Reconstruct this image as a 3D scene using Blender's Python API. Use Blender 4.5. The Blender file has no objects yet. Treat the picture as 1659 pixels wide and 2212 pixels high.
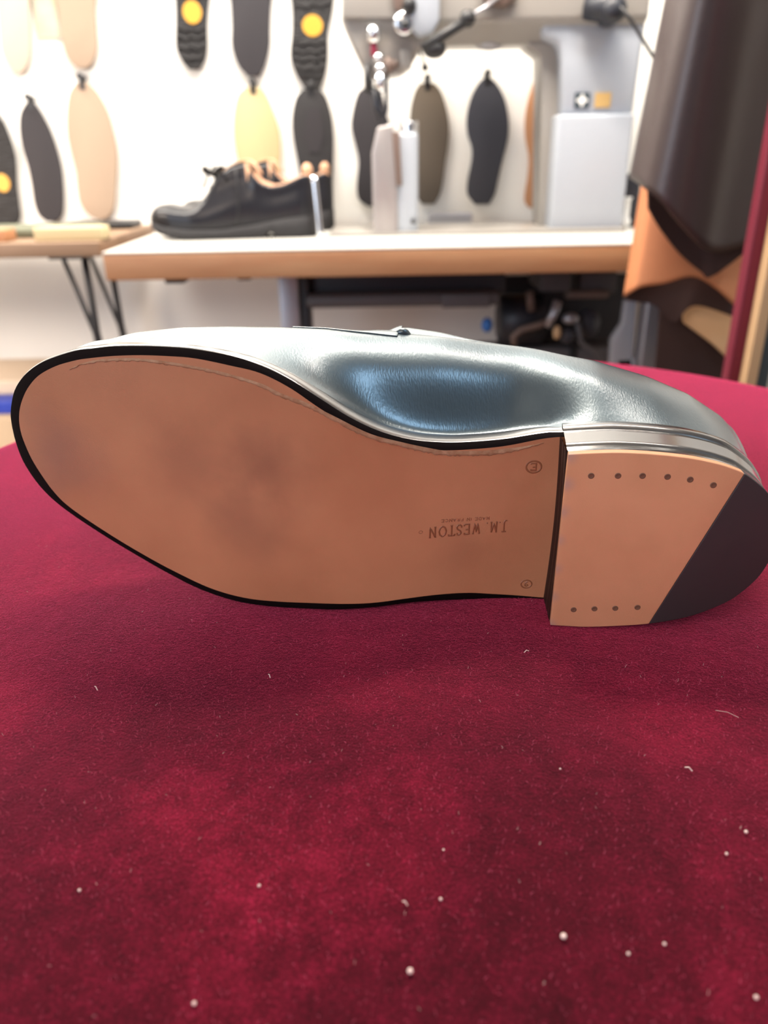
import bpy, bmesh, math, random
from mathutils import Vector, Matrix
random.seed(4)
R = math.radians
# ------------------------------------------------------------------ camera
CZ = 0.93
PITCH, ROLL = 25.0, 1.0
FPX, W, H = 1660.0, 1659.0, 2212.0
sc = bpy.context.scene
col = sc.collection
p, r = R(PITCH), R(ROLL)
FW = Vector((0, math.cos(p), -math.sin(p)))
U0 = Vector((0, math.sin(p), math.cos(p)))
XX = Vector((1, 0, 0))
UP = U0*math.cos(r) + XX*math.sin(r)
RT = XX*math.cos(r) - U0*math.sin(r)
CAM = Vector((0, 0, CZ))
cd = bpy.data.cameras.new('camera')
cam = bpy.data.objects.new('camera', cd)
col.objects.link(cam)
M = Matrix((RT, UP, -FW)).transposed().to_4x4()
M.translation = CAM
cam.matrix_world = M
cd.sensor_fit = 'VERTICAL'
cd.sensor_height = 36.0
cd.lens = 36.0*FPX/H
cd.clip_start = 0.01
cd.dof.use_dof = True
cd.dof.focus_distance = 0.292
cd.dof.aperture_fstop = cd.lens/3.1
sc.camera = cam
# ------------------------------------------------------------------ view, world, lights
sc.view_settings.view_transform = 'Standard'
sc.view_settings.look = 'None'
sc.view_settings.gamma = 1.0
sc.view_settings.use_curve_mapping = False
sc.view_settings.exposure = 0.0
wd = bpy.data.worlds.new('world')
sc.world = wd
wd.use_nodes = True
wd.node_tree.nodes['Background'].inputs[0].default_value = (0.9, 0.92, 1.0, 1)
wd.node_tree.nodes['Background'].inputs[1].default_value = 0.27


def area(name, loc, target, size, size_y, power, colr, spread=180):
    l = bpy.data.lights.new(name, 'AREA')
    l.shape = 'RECTANGLE'
    l.size, l.size_y, l.energy, l.color = size, size_y, power, colr
    l.spread = R(spread)
    o = bpy.data.objects.new(name, l)
    col.objects.link(o)
    o.location = loc
    o.rotation_euler = (Vector(target)-Vector(loc)).to_track_quat('-Z', 'Y').to_euler()
    return o


area('ceiling_lamp_bench', (-0.3, 1.2, 1.82), (-0.15, 1.6, 1.05), 1.9, 0.14, 42, (1.0, 0.93, 0.84))
area('skylight_daylight', (1.0, 0.0, 2.3), (0.05, 0.25, 0.77), 0.42, 0.3, 7, (0.45, 0.72, 1.0))
area('ceiling_lamp_table', (0.06, 1.02, 2.1), (0.0, 0.3, 0.77), 0.28, 0.16, 22, (1.0, 0.84, 0.70))
area('shop_window_daylight', (-1.75, -1.3, 1.45), (0.1, 0.6, 0.9), 1.2, 1.3, 26, (0.74, 0.84, 1.0))
area('room_lamp_behind', (-0.7, -1.2, 2.3), (0, 0.3, 0.8), 1.0, 0.6, 11, (1.0, 0.80, 0.64))
area('added_fill_left', (-1.6, 0.55, 1.25), (-0.98, 1.6, 0.48), 0.4, 0.4, 9, (1.0, 0.84, 0.70), 75)  # added fill light brightening the lower left wall, no fixture there


# ------------------------------------------------------------------ helpers
def at(x, y, Y):
    d = FW + RT*((x-W/2)/FPX) - UP*((y-H/2)/FPX)
    return CAM + d*(Y/d.y)


def ss(x, a=0.0, b=1.0):
    x = max(0.0, min(1.0, (x-a)/(b-a)))
    return x*x*(3-2*x)


def lerp_list(pts, x):
    if x <= pts[0][0]:
        return pts[0][1]
    for (x0, y0), (x1, y1) in zip(pts, pts[1:]):
        if x <= x1:
            return y0 + (y1-y0)*(x-x0)/(x1-x0)
    return pts[-1][1]


def crom(pts, n, closed=False):
    """resample a point list through a Catmull-Rom spline, n points"""
    P = [Vector(q) for q in pts]
    out = []
    m = len(P) if closed else len(P)-1
    for i in range(n):
        f = i/(n if closed else (n-1))*m
        k = min(int(f), m-1)
        t = f-k
        if closed:
            a, b, c, d = P[k-1], P[k], P[(k+1) % len(P)], P[(k+2) % len(P)]
        else:
            b, c = P[k], P[k+1]
            a = P[k-1] if k > 0 else b*2-c
            d = P[k+2] if k+2 < len(P) else c*2-b
        out.append(0.5*((2*b)+(-a+c)*t+(2*a-5*b+4*c-d)*t*t+(-a+3*b-3*c+d)*t*t*t))
    return out


def arc(pts, n):
    """even spacing by arc length on an open curve"""
    fine = crom(pts, 600)
    L = [0.0]
    for a, b in zip(fine, fine[1:]):
        L.append(L[-1]+(b-a).length)
    out, k = [], 0
    for i in range(n):
        g = L[-1]*i/(n-1)
        while k < len(L)-2 and L[k+1] < g:
            k += 1
        t = (g-L[k])/max(1e-12, L[k+1]-L[k])
        out.append(fine[k].lerp(fine[k+1], min(1, max(0, t))))
    return out


def mesh_obj(name, verts, faces, mat, parent=None, smooth=True, mods=(), mats=None, fm=None):
    me = bpy.data.meshes.new(name)
    me.from_pydata([tuple(v) for v in verts], [], faces)
    me.update()
    bm = bmesh.new()
    bm.from_mesh(me)
    bmesh.ops.remove_doubles(bm, verts=bm.verts, dist=1e-7)
    bmesh.ops.recalc_face_normals(bm, faces=bm.faces)
    bm.to_mesh(me)
    bm.free()
    for m_ in ([mat] if mats is None else mats):
        me.materials.append(m_)
    if fm and len(me.polygons) == len(fm):
        for pl, i in zip(me.polygons, fm):
            pl.material_index = i
    for pl in me.polygons:
        pl.use_smooth = smooth
    o = bpy.data.objects.new(name, me)
    col.objects.link(o)
    if parent:
        o.parent = parent
    for md in mods:
        k = md[0]
        x = o.modifiers.new(k.lower(), k)
        for a, v in md[1].items():
            setattr(x, a, v)
    return o


def thing(name, label, cat, loc=(0, 0, 0), group=None):
    o = bpy.data.objects.new(name, None)
    o.empty_display_size = 0.05
    col.objects.link(o)
    o['label'] = label
    o['category'] = cat
    if group:
        o['group'] = group
    return o


def tag(o, label, cat, group=None, kind=None):
    o['label'] = label
    o['category'] = cat
    if group:
        o['group'] = group
    if kind:
        o['kind'] = kind
    return o


class MB:
    """collects shapes for ONE mesh"""
    def __init__(s):
        s.v, s.f = [], []

    def add(s, vs, fs):
        n = len(s.v)
        s.v += [Vector(v) for v in vs]
        s.f += [tuple(i+n for i in f) for f in fs]
        return s

    def box(s, x0, x1, y0, y1, z0, z1):
        vs = [(x, y, z) for x in (x0, x1) for y in (y0, y1) for z in (z0, z1)]
        return s.add(vs, [(0, 1, 3, 2), (4, 6, 7, 5), (0, 4, 5, 1), (2, 3, 7, 6), (0, 2, 6, 4), (1, 5, 7, 3)])

    def prism(s, poly, d):
        """poly: points (3D), extruded by vector d"""
        n = len(poly)
        d = Vector(d)
        vs = [Vector(q) for q in poly]+[Vector(q)+d for q in poly]
        fs = [tuple(range(n)), tuple(range(2*n-1, n-1, -1))]
        fs += [(i, (i+1) % n, (i+1) % n+n, i+n) for i in range(n)]
        return s.add(vs, fs)

    def tube(s, pts, rad, n=10, caps=True):
        pts = [Vector(q) for q in pts]
        rs = rad if isinstance(rad, (list, tuple)) else [rad]*len(pts)
        rings = []
        prev = None
        for i, q in enumerate(pts):
            d = (pts[min(i+1, len(pts)-1)]-pts[max(i-1, 0)]).normalized()
            if prev is None:
                a = d.orthogonal().normalized()
            else:
                a = (prev-d*prev.dot(d)).normalized()
            prev = a
            b = d.cross(a)
            rings.append([q+(a*math.cos(2*math.pi*k/n)+b*math.sin(2*math.pi*k/n))*rs[i] for k in range(n)])
        vs = [v for rg in rings for v in rg]
        fs = []
        for i in range(len(pts)-1):
            for k in range(n):
                fs.append((i*n+k, i*n+(k+1) % n, (i+1)*n+(k+1) % n, (i+1)*n+k))
        if caps:
            fs += [tuple(range(n)), tuple(range(len(vs)-1, len(vs)-n-1, -1))]
        return s.add(vs, fs)

    def ball(s, c, rx, ry=None, rz=None, n=14, m=8):
        ry = rx if ry is None else ry
        rz = rx if rz is None else rz
        c = Vector(c)
        vs = [c+Vector((0, 0, rz))]
        for i in range(1, m):
            th = math.pi*i/m
            for k in range(n):
                a = 2*math.pi*k/n
                vs.append(c+Vector((rx*math.sin(th)*math.cos(a), ry*math.sin(th)*math.sin(a), rz*math.cos(th))))
        vs.append(c-Vector((0, 0, rz)))
        fs = [(0, 1+k, 1+(k+1) % n) for k in range(n)]
        for i in range(m-2):
            for k in range(n):
                fs.append((1+i*n+k, 1+i*n+n+k, 1+i*n+n+(k+1) % n, 1+i*n+(k+1) % n))
        L = len(vs)-1
        fs += [(L, L-n+(k+1) % n, L-n+k) for k in range(n)]
        return s.add(vs, fs)

    def build(s, name, mat, parent=None, smooth=False, bevel=0.0, mods=()):
        md = list(mods)
        if bevel:
            md.append(('BEVEL', dict(width=bevel, segments=3, limit_method='ANGLE')))
        return mesh_obj(name, s.v, s.f, mat, parent, smooth or bool(bevel), md)


def grid_faces(nr, nc, keep=None):
    return [(i*nc+j, i*nc+j+1, (i+1)*nc+j+1, (i+1)*nc+j) for i in range(nr-1) for j in range(nc-1)
            if keep is None or keep(i, j)]


# ------------------------------------------------------------------ materials
def mat(name, base, rough=0.5, metal=0.0, spec=0.5, coat=0.0, coat_rough=0.1, var=None, vscale=20, vmid=0.5,
        bump=0.0, bscale=200, bdist=0.001, sheen=0.0, sheen_tint=(1, 1, 1), sheen_rough=0.3, emit=None, estr=0,
        stretch=None, aniso=0.0):
    m = bpy.data.materials.new(name)
    m.use_nodes = True
    nt = m.node_tree
    b = nt.nodes['Principled BSDF']
    b.inputs['Base Color'].default_value = (*base, 1)
    b.inputs['Roughness'].default_value = rough
    b.inputs['Metallic'].default_value = metal
    b.inputs['Specular IOR Level'].default_value = spec
    b.inputs['Coat Weight'].default_value = coat
    b.inputs['Coat Roughness'].default_value = coat_rough
    b.inputs['Sheen Weight'].default_value = sheen
    b.inputs['Sheen Tint'].default_value = (*sheen_tint, 1)
    b.inputs['Sheen Roughness'].default_value = sheen_rough
    b.inputs['Anisotropic'].default_value = aniso
    if emit:
        b.inputs['Emission Color'].default_value = (*emit, 1)
        b.inputs['Emission Strength'].default_value = estr
    tc = nt.nodes.new('ShaderNodeTexCoord')
    mp = nt.nodes.new('ShaderNodeMapping')
    if stretch:
        mp.inputs['Scale'].default_value = stretch
    nt.links.new(tc.outputs['Object'], mp.inputs['Vector'])
    if var:
        nz = nt.nodes.new('ShaderNodeTexNoise')
        nz.inputs['Scale'].default_value = vscale
        nz.inputs['Detail'].default_value = 5
        rp = nt.nodes.new('ShaderNodeValToRGB')
        rp.color_ramp.elements[0].position = vmid-0.18
        rp.color_ramp.elements[1].position = vmid+0.18
        rp.color_ramp.elements[0].color = (*base, 1)
        rp.color_ramp.elements[1].color = (*var, 1)
        nt.links.new(mp.outputs[0], nz.inputs['Vector'])
        nt.links.new(nz.outputs['Fac'], rp.inputs[0])
        nt.links.new(rp.outputs[0], b.inputs['Base Color'])
    if bump:
        nb = nt.nodes.new('ShaderNodeTexNoise')
        nb.inputs['Scale'].default_value = bscale
        nb.inputs['Detail'].default_value = 4
        bp = nt.nodes.new('ShaderNodeBump')
        bp.inputs['Strength'].default_value = bump
        bp.inputs['Distance'].default_value = bdist
        nt.links.new(mp.outputs[0], nb.inputs['Vector'])
        nt.links.new(nb.outputs['Fac'], bp.inputs['Height'])
        nt.links.new(bp.outputs[0], b.inputs['Normal'])
    return m


def velvet_mat():
    m = bpy.data.materials.new('crimson_velvet')
    m.use_nodes = True
    nt = m.node_tree
    b = nt.nodes['Principled BSDF']
    tc = nt.nodes.new('ShaderNodeTexCoord')

    def noise(scale, det, rough=0.6, stretch=None):
        mp = nt.nodes.new('ShaderNodeMapping')
        if stretch:
            mp.inputs['Scale'].default_value = stretch
        n = nt.nodes.new('ShaderNodeTexNoise')
        n.inputs['Scale'].default_value = scale
        n.inputs['Detail'].default_value = det
        n.inputs['Roughness'].default_value = rough
        nt.links.new(tc.outputs['Object'], mp.inputs['Vector'])
        nt.links.new(mp.outputs[0], n.inputs['Vector'])
        return n

    def ramp(n, stops):
        rp = nt.nodes.new('ShaderNodeValToRGB')
        e = rp.color_ramp.elements
        e[0].position, e[0].color = stops[0][0], (*stops[0][1], 1)
        e[1].position, e[1].color = stops[-1][0], (*stops[-1][1], 1)
        for s_, c_ in stops[1:-1]:
            x = e.new(s_)
            x.color = (*c_, 1)
        nt.links.new(n.outputs['Fac'], rp.inputs[0])
        return rp

    def mix(a, bb, mode, fac):
        x = nt.nodes.new('ShaderNodeMix')
        x.data_type = 'RGBA'
        x.blend_type = mode
        x.inputs['Factor'].default_value = fac
        nt.links.new(a.outputs[0] if a.type != 'MIX' else a.outputs[2], x.inputs[6])
        nt.links.new(bb.outputs[0], x.inputs[7])
        return x
    big = ramp(noise(16, 6, 0.62), [(0.30, (0.036, 0.0010, 0.0045)), (0.5, (0.066, 0.0015, 0.008)), (0.70, (0.12, 0.0032, 0.014))])
    mid = ramp(noise(130, 5, 0.7), [(0.3, (0.62, 0.6, 0.6)), (0.5, (1, 1, 1)), (0.72, (1.45, 1.6, 1.6))])
    fine = ramp(noise(1500, 3, 0.8), [(0.3, (0.4, 0.35, 0.35)), (0.52, (1, 1, 1)), (0.72, (2.6, 3.6, 3.2))])
    c1 = mix(big, mid, 'MULTIPLY', 1.0)
    c2 = mix(c1, fine, 'MULTIPLY', 1.0)
    nt.links.new(c2.outputs[2], b.inputs['Base Color'])
    b.inputs['Roughness'].default_value = 0.85
    b.inputs['Specular IOR Level'].default_value = 0.1
    b.inputs['Sheen Weight'].default_value = 1.0
    b.inputs['Sheen Roughness'].default_value = 0.27
    b.inputs['Sheen Tint'].default_value = (3.0, 0.30, 0.72, 1)
    bp = nt.nodes.new('ShaderNodeBump')
    bp.inputs['Strength'].default_value = 0.5
    bp.inputs['Distance'].default_value = 0.0012
    nb = noise(900, 4, 0.8)
    nt.links.new(nb.outputs['Fac'], bp.inputs['Height'])
    nt.links.new(bp.outputs[0], b.inputs['Normal'])
    return m


m_velvet = velvet_mat()
m_sole = mat('veg_tan_sole_leather', (0.39, 0.155, 0.076), 0.48, spec=0.4, var=(0.53, 0.235, 0.120), vscale=14,
             bump=0.25, bscale=1500, bdist=0.0002)
def stain_and_sheen(m, spots):
    nt = m.node_tree
    b = nt.nodes['Principled BSDF']
    src = b.inputs['Base Color'].links[0].from_socket
    tc = nt.nodes.new('ShaderNodeTexCoord')
    for (x, y, z), rad, colr, k in spots:
        dn = nt.nodes.new('ShaderNodeVectorMath')
        dn.operation = 'DISTANCE'
        dn.inputs[1].default_value = (x, y, z)
        nt.links.new(tc.outputs['Object'], dn.inputs[0])
        nz = nt.nodes.new('ShaderNodeTexNoise')
        nz.inputs['Scale'].default_value = 45
        nz.inputs['Detail'].default_value = 4
        nt.links.new(tc.outputs['Object'], nz.inputs['Vector'])
        ad = nt.nodes.new('ShaderNodeMath')
        ad.operation = 'MULTIPLY_ADD'
        ad.inputs[1].default_value = rad*1.1
        nt.links.new(nz.outputs['Fac'], ad.inputs[0])
        nt.links.new(dn.outputs['Value'], ad.inputs[2])
        mr = nt.nodes.new('ShaderNodeMapRange')
        mr.interpolation_type = 'SMOOTHSTEP'
        mr.inputs['From Min'].default_value = rad*0.5
        mr.inputs['From Max'].default_value = rad*1.6
        mr.inputs['To Min'].default_value = k
        mr.inputs['To Max'].default_value = 0
        nt.links.new(ad.outputs[0], mr.inputs['Value'])
        mx = nt.nodes.new('ShaderNodeMix')
        mx.data_type = 'RGBA'
        nt.links.new(mr.outputs[0], mx.inputs['Factor'])
        nt.links.new(src, mx.inputs[6])
        mx.inputs[7].default_value = (*colr, 1)
        src = mx.outputs[2]
    nt.links.new(src, b.inputs['Base Color'])


m_top = mat('heel_tan_leather', (0.56, 0.265, 0.140), 0.55, spec=0.3, var=(0.62, 0.30, 0.165), vscale=40,
            bump=0.3, bscale=1800, bdist=0.0002)
m_chan = mat('pale_channel_leather', (0.30, 0.135, 0.065), 0.7, var=(0.42, 0.24, 0.14), vscale=350, bump=0.6, bscale=900, bdist=0.0004)
m_stamp = mat('stamped_leather', (0.25, 0.09, 0.04), 0.35, spec=0.6)
m_edge = mat('black_burnished_edge', (0.012, 0.011, 0.011), 0.26, spec=1.0, coat=1.0, coat_rough=0.15, bump=0.12, bscale=900, bdist=0.0002)
m_bev = mat('black_bevel', (0.008, 0.005, 0.005), 0.8, spec=0.06)
m_breast = mat('shade_dark_heel_leather', (0.018, 0.006, 0.004), 0.6, spec=0.3, var=(0.03, 0.010, 0.006), vscale=120, stretch=(12, 12, 0.5))  # near-black brown paints the shade on the heel breast into its colour
m_upper = mat('black_polished_calf', (0.012, 0.018, 0.024), 0.38, spec=1.0, coat=1.0, coat_rough=0.21, bump=0.6, bscale=700, bdist=0.00013,
              stretch=(2.2, 1.0, 0.25))
m_upper.node_tree.links.new(m_upper.node_tree.nodes['Bump'].outputs[0], m_upper.node_tree.nodes['Principled BSDF'].inputs['Coat Normal'])
m_upper.node_tree.nodes['Principled BSDF'].inputs['Coat Tint'].default_value = (0.86, 0.96, 1.0, 1)
m_upper.node_tree.nodes['Principled BSDF'].inputs['Specular Tint'].default_value = (0.72, 0.9, 1.0, 1)  # bluish tints paint reflected daylight into the black leather's gloss
m_rubber = mat('charcoal_rubber', (0.035, 0.026, 0.028), 0.5, spec=0.35, bump=0.2, bscale=1500, bdist=0.0001)
m_nail = mat('dark_nail_hole', (0.15, 0.07, 0.04), 0.55)
m_brass = mat('dull_brass_nail', (0.30, 0.17, 0.08), 0.4, metal=0.6)
m_stitch = mat('dark_thread', (0.05, 0.05, 0.055), 0.4, spec=0.7)
m_lining = mat('tan_lining', (0.62, 0.36, 0.22), 0.7)
m_wall = mat('white_wall_paint', (0.88, 0.87, 0.83), 0.8, spec=0.2, bump=0.05, bscale=60)
m_ceil = mat('ceiling_paint', (0.6, 0.58, 0.55), 0.9)
m_floor = mat('brown_floorboards', (0.16, 0.09, 0.05), 0.5, var=(0.25, 0.15, 0.09), vscale=4, stretch=(8, 1, 1))
m_lam = mat('white_laminate', (0.60, 0.59, 0.55), 0.35)
m_ply = mat('bench_wood_edge', (0.42, 0.19, 0.085), 0.5, var=(0.52, 0.28, 0.14), vscale=5, stretch=(1, 1, 9))
m_wood2 = mat('shelf_wood', (0.24, 0.15, 0.09), 0.55, var=(0.31, 0.20, 0.13), vscale=6, stretch=(1, 6, 6))
m_blk = mat('black_metal', (0.02, 0.02, 0.022), 0.45)
m_blkr = mat('black_rubber_sole', (0.022, 0.021, 0.023), 0.75, bump=0.6, bscale=260, bdist=0.002)
m_blkr2 = mat('charcoal_sole', (0.036, 0.033, 0.037), 0.75, spec=0.3)
m_lug = mat('black_lug_sole', (0.024, 0.023, 0.024), 0.65, spec=0.3, bump=1.0, bscale=90, bdist=0.006, stretch=(0.5, 1, 2))
m_blue = mat('blue_black_sole', (0.036, 0.038, 0.05), 0.5)
m_beige = mat('beige_sole', (0.37, 0.275, 0.20), 0.8)
m_cream = mat('cream_sole', (0.52, 0.41, 0.22), 0.8)
m_pale = mat('pale_pink_sole', (0.52, 0.43, 0.35), 0.8)
m_olive = mat('olive_brown_sole', (0.105, 0.083, 0.062), 0.8)
m_orange = mat('orange_leather_sole', (0.46, 0.22, 0.105), 0.7)
m_yel = mat('yellow_badge', (0.62, 0.33, 0.04), 0.4)
m_mach = mat('pale_grey_enamel', (0.31, 0.29, 0.265), 0.3, spec=0.5)
m_mach2 = mat('blue_grey_enamel_daylight_tint', (0.40, 0.43, 0.475), 0.25, spec=0.5)  # column's blue is window daylight painted in; cover and stand are blue-grey
m_post = mat('worn_grey_post', (0.30, 0.27, 0.27), 0.3, metal=0.3, var=(0.42, 0.39, 0.38), vscale=12, stretch=(6, 6, 0.5))
m_chrome = mat('chrome', (0.75, 0.77, 0.8), 0.15, metal=1.0)
m_steel = mat('steel', (0.42, 0.42, 0.45), 0.4, metal=0.7)
m_blks = mat('black_shoe_leather', (0.014, 0.014, 0.018), 0.28, spec=0.4)
m_gold = mat('gold_label', (0.55, 0.36, 0.14), 0.4)
m_white = mat('white_print', (0.85, 0.85, 0.82), 0.5)
m_navy = mat('dark_label', (0.04, 0.06, 0.07), 0.5)
m_red = mat('red_plastic', (0.40, 0.03, 0.08), 0.4)
m_hide = mat('dark_brown_hide', (0.042, 0.024, 0.024), 0.5, spec=0.5, coat=0.6, coat_rough=0.34, bump=0.2, bscale=120, bdist=0.002)
m_hide2 = mat('hide_flesh_side', (0.035, 0.014, 0.011), 0.8)
m_ohide = mat('orange_tan_hide', (0.66, 0.27, 0.12), 0.6, var=(0.58, 0.22, 0.095), vscale=8)
m_phide = mat('pale_tan_hide', (0.62, 0.38, 0.20), 0.7)
m_maroon = mat('maroon_board', (0.20, 0.018, 0.04), 0.6)
m_pine = mat('pine_post', (0.60, 0.40, 0.22), 0.6)
m_paper = mat('cream_paper', (0.5, 0.44, 0.30), 0.8, var=(0.45, 0.45, 0.40), vscale=25)
m_card = mat('cardboard', (0.56, 0.42, 0.28), 0.8)
m_bluep = mat('blue_plastic', (0.03, 0.06, 0.42), 0.4)
m_grn = mat('olive_mat', (0.15, 0.16, 0.11), 0.7)
m_lace = mat('black_lace', (0.015, 0.014, 0.014), 0.9, spec=0.1)
m_lint = mat('pale_lint', (0.75, 0.6, 0.55), 0.8)
m_fuzz = mat('pink_fuzz', (0.62, 0.10, 0.19), 0.8, sheen=0.5, sheen_tint=(1, .3, .5))
m_iron = mat('grey_motor_iron', (0.09, 0.085, 0.09), 0.5)
m_motor = mat('dark_motor_casing', (0.02, 0.022, 0.03), 0.45)
m_hose = mat('brown_hose', (0.16, 0.11, 0.09), 0.5)

# ------------------------------------------------------------------ room shell
def struct(o):
    o['kind'] = 'structure'
    return o


WY = 1.6
struct(MB().box(-2.4, 2.2, -2.4, WY+0.1, -0.05, 0).build('floor', m_floor))
struct(MB().box(-2.4, 2.2, -2.4, WY+0.1, 2.6, 2.65).build('ceiling', m_ceil))
struct(MB().box(-2.4, 2.2, WY, WY+0.1, 0, 2.6).build('wall_back', m_wall))
struct(MB().box(-2.5, -2.4, -2.4, WY+0.1, 0, 2.6).build('wall_left', m_wall))
struct(MB().box(2.2, 2.3, -2.4, WY+0.1, 0, 2.6).build('wall_right', m_wall))
struct(MB().box(-2.4, 2.2, WY-0.015, WY, 0, 0.09).build('baseboard_back', m_wall, bevel=0.003))

# ------------------------------------------------------------------ velvet table
VZ = 0.76
tb = thing('velvet_table', 'round low table fully covered in crimson velvet, filling the foreground', 'table')
EC, ERX, ERY = Vector((0.056, 0.30)), 0.342, 0.415
vs, fs = [], []
NR, NA = 60, 128
from mathutils import noise as mnoise


def vz(x, y):
    return 0.0009*(mnoise.noise(Vector((x*9, y*9, 0.3)))) - 0.0006


for i in range(NR+1):
    k = i/NR
    for j in range(NA):
        a = 2*math.pi*j/NA
        if k <= 0.8:
            q = k/0.8
            x, y = EC.x+ERX*q*math.cos(a)*0.985, EC.y+ERY*q*math.sin(a)*0.985
            z = VZ+vz(x, y)
        elif k <= 0.87:
            th = (k-0.8)/0.07*math.pi/2
            e = 0.985+0.015*math.sin(th)
            x, y = EC.x+ERX*e*math.cos(a), EC.y+ERY*e*math.sin(a)
            z = VZ-0.006*(1-math.cos(th))
            z += vz(x, y)*math.cos(th)
        else:
            g = (k-0.87)/0.13
            e = 1.0+0.018*g*math.sin(a*17)+0.03*g
            x, y = EC.x+ERX*e*math.cos(a), EC.y+ERY*e*math.sin(a)
            z = VZ-0.006-0.5*g
        vs.append((x, y, z))
fs = [(i*NA+j, i*NA+(j+1) % NA, (i+1)*NA+(j+1) % NA, (i+1)*NA+j) for i in range(NR) for j in range(NA)]
mesh_obj('velvet_cover', vs, fs, m_velvet, tb)
b = MB()
b.prism([(EC.x+0.3*math.cos(2*math.pi*k/40), EC.y+0.37*math.sin(2*math.pi*k/40), VZ-0.03) for k in range(40)], (0, 0, 0.022))
b.build('table_top', m_wood2, tb)
for sx in (-1, 1):
    for sy in (-1, 1):
        MB().tube([(EC.x+sx*0.17, EC.y+sy*0.2, 0), (EC.x+sx*0.17, EC.y+sy*0.2, VZ-0.03)], 0.02).build('leg', m_wood2, tb, True)

# ------------------------------------------------------------------ the loafer in front
PSI = R(8)
HC = CZ-VZ
AX = Vector((math.cos(PSI), -math.sin(PSI), 0))
NX = Vector((-math.sin(PSI), -math.cos(PSI), 0))
d = FW + RT*((1250-W/2)/FPX) - UP*((1356-H/2)/FPX)
P0 = CAM + d*(-HC/d.z)


def pos(s, t, u):
    return P0 + AX*s + Vector((0, 0, t)) - NX*u


def w(s):
    if s < -0.15:
        return 0.009*((-0.15-s)/0.07)**2
    return 0.021*ss(s, -0.105, -0.012)


def thick(s):
    return 1+0.6*ss(s, -0.14, -0.08)*(1-ss(s, -0.03, -0.005))


def st(x, y, du=0.0, flat=None):
    """pixel of the traced outline -> (length, width) on the sole surface"""
    d = FW + RT*((x-W/2)/FPX) - UP*((y-H/2)/FPX)
    s = 0
    for _ in range(10):
        u = (w(s) if flat is None else flat)+du
        k = ((P0-NX*u-CAM).dot(NX))/(d.dot(NX))
        Q = CAM+d*k-P0
        s = Q.dot(AX)
    return Vector((s, Q.z))


out_px = [(1207, 933), (1175, 934), (1091, 947), (1006, 954), (943, 954), (880, 947), (816, 929), (753, 899), (690, 859), (627, 819),
          (563, 788), (500, 768), (422, 754), (362, 749), (301, 747), (241, 748), (196, 753), (169, 756), (127, 768),
          (90, 783), (60, 804), (39, 830), (29, 855), (24, 893), (27, 920), (34, 950), (48, 989), (69, 1025), (96, 1059), (136, 1095),
          (215, 1149), (299, 1200), (362, 1236), (434, 1272), (506, 1296), (579, 1308), (675, 1314), (800, 1311),
          (880, 1301), (945, 1296), (1032, 1293), (1100, 1294), (1160, 1297)]
lea_px = [(1204, 944), (1175, 947), (1091, 963), (1006, 971), (943, 972), (880, 966), (816, 949), (753, 919), (690, 881), (627, 838),
          (563, 806), (500, 790), (422, 774), (362, 769), (301, 767), (241, 769), (190, 774), (160, 779), (120, 791),
          (84, 811), (62, 836), (50, 860), (43, 885), (42, 911), (45, 930), (51, 950), (68, 989), (90, 1025), (117, 1062), (151, 1095),
          (230, 1149), (313, 1199), (376, 1233), (458, 1271), (530, 1291), (603, 1299), (699, 1303), (800, 1302),
          (880, 1292), (945, 1284), (1010, 1280), (1075, 1283), (1157, 1289)]
out_st = [st(*q, 0.0022) for q in out_px]
lea_st = [st(*q) for q in lea_px]
NO = 241


def two(pts):
    """arc-resampled open loop with a shared toe index"""
    V = [Vector((a.x, a.y, 0)) for a in pts]
    V = [V[0]+Vector((0.009, 0.0006, 0))]+V+[V[-1]+Vector((0.010, 0, 0))]
    k = min(range(len(V)), key=lambda i: V[i].x)
    h = NO//2+1
    A = arc(V[:k+1], h)
    B = arc(V[k:], h)
    return [Vector((q.x, q.y)) for q in A+B[1:]]


OUT, LEA = two(out_st), two(lea_st)
SBR = -0.0115
shoe = thing('loafer', 'black leather loafer lying on its side with tan leather sole facing the viewer', 'shoe')
def sp(x, y):
    q = st(x, y)
    return tuple(pos(q.x, q.y, w(q.x)))


stain_and_sheen(m_sole, [(sp(585, 1010), 0.024, (0.20, 0.08, 0.048), 0.62), (sp(540, 1130), 0.026, (0.22, 0.095, 0.06), 0.45), (sp(420, 1000), 0.026, (0.26, 0.11, 0.065), 0.4),
               (sp(120, 980), 0.028, (0.24, 0.12, 0.095), 0.5), (sp(1010, 1190), 0.02, (0.30, 0.12, 0.062), 0.4)])  # purple-grey spot at the toe is painted reflected sheen, the others are stains
def hp_(x, y):
    q = st(x, y, 0, 0.0)
    return tuple(pos(q.x, q.y, 0))


stain_and_sheen(m_top, [(hp_(1228+(1188-1228)*k/6, 985+(1350-985)*k/6), 0.0042, (0.42, 0.25, 0.20), 0.8) for k in range(7)])
# bottom leather: rows pair the two sides, from breast to toe
h = NO//2
vs = []
NCOL = 26
for i in range(h+1):
    a, b_ = LEA[i], LEA[NO-1-i]
    for j in range(NCOL):
        q = a.lerp(b_, j/(NCOL-1))
        vs.append(pos(q.x, q.y, w(q.x)-0.0002))
mesh_obj('outsole', vs, grid_faces(h+1, NCOL), m_sole, shoe)
# bevel band, edge and welt
prof = [(0.0, 0.0000, -0.0002, 0), (0.35, 0, 0.0002, 0), (0.8, 0, 0.0012, 0), (1.0, 0, 0.0022, 0)]


def outn(k):
    a, b_ = OUT[max(0, k-1)], OUT[min(NO-1, k+1)]
    t_ = (b_-a).normalized()
    return Vector((t_.y, -t_.x)) if False else Vector((-t_.y, t_.x))*-1


cen = Vector((-0.11, 0.05))


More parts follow.
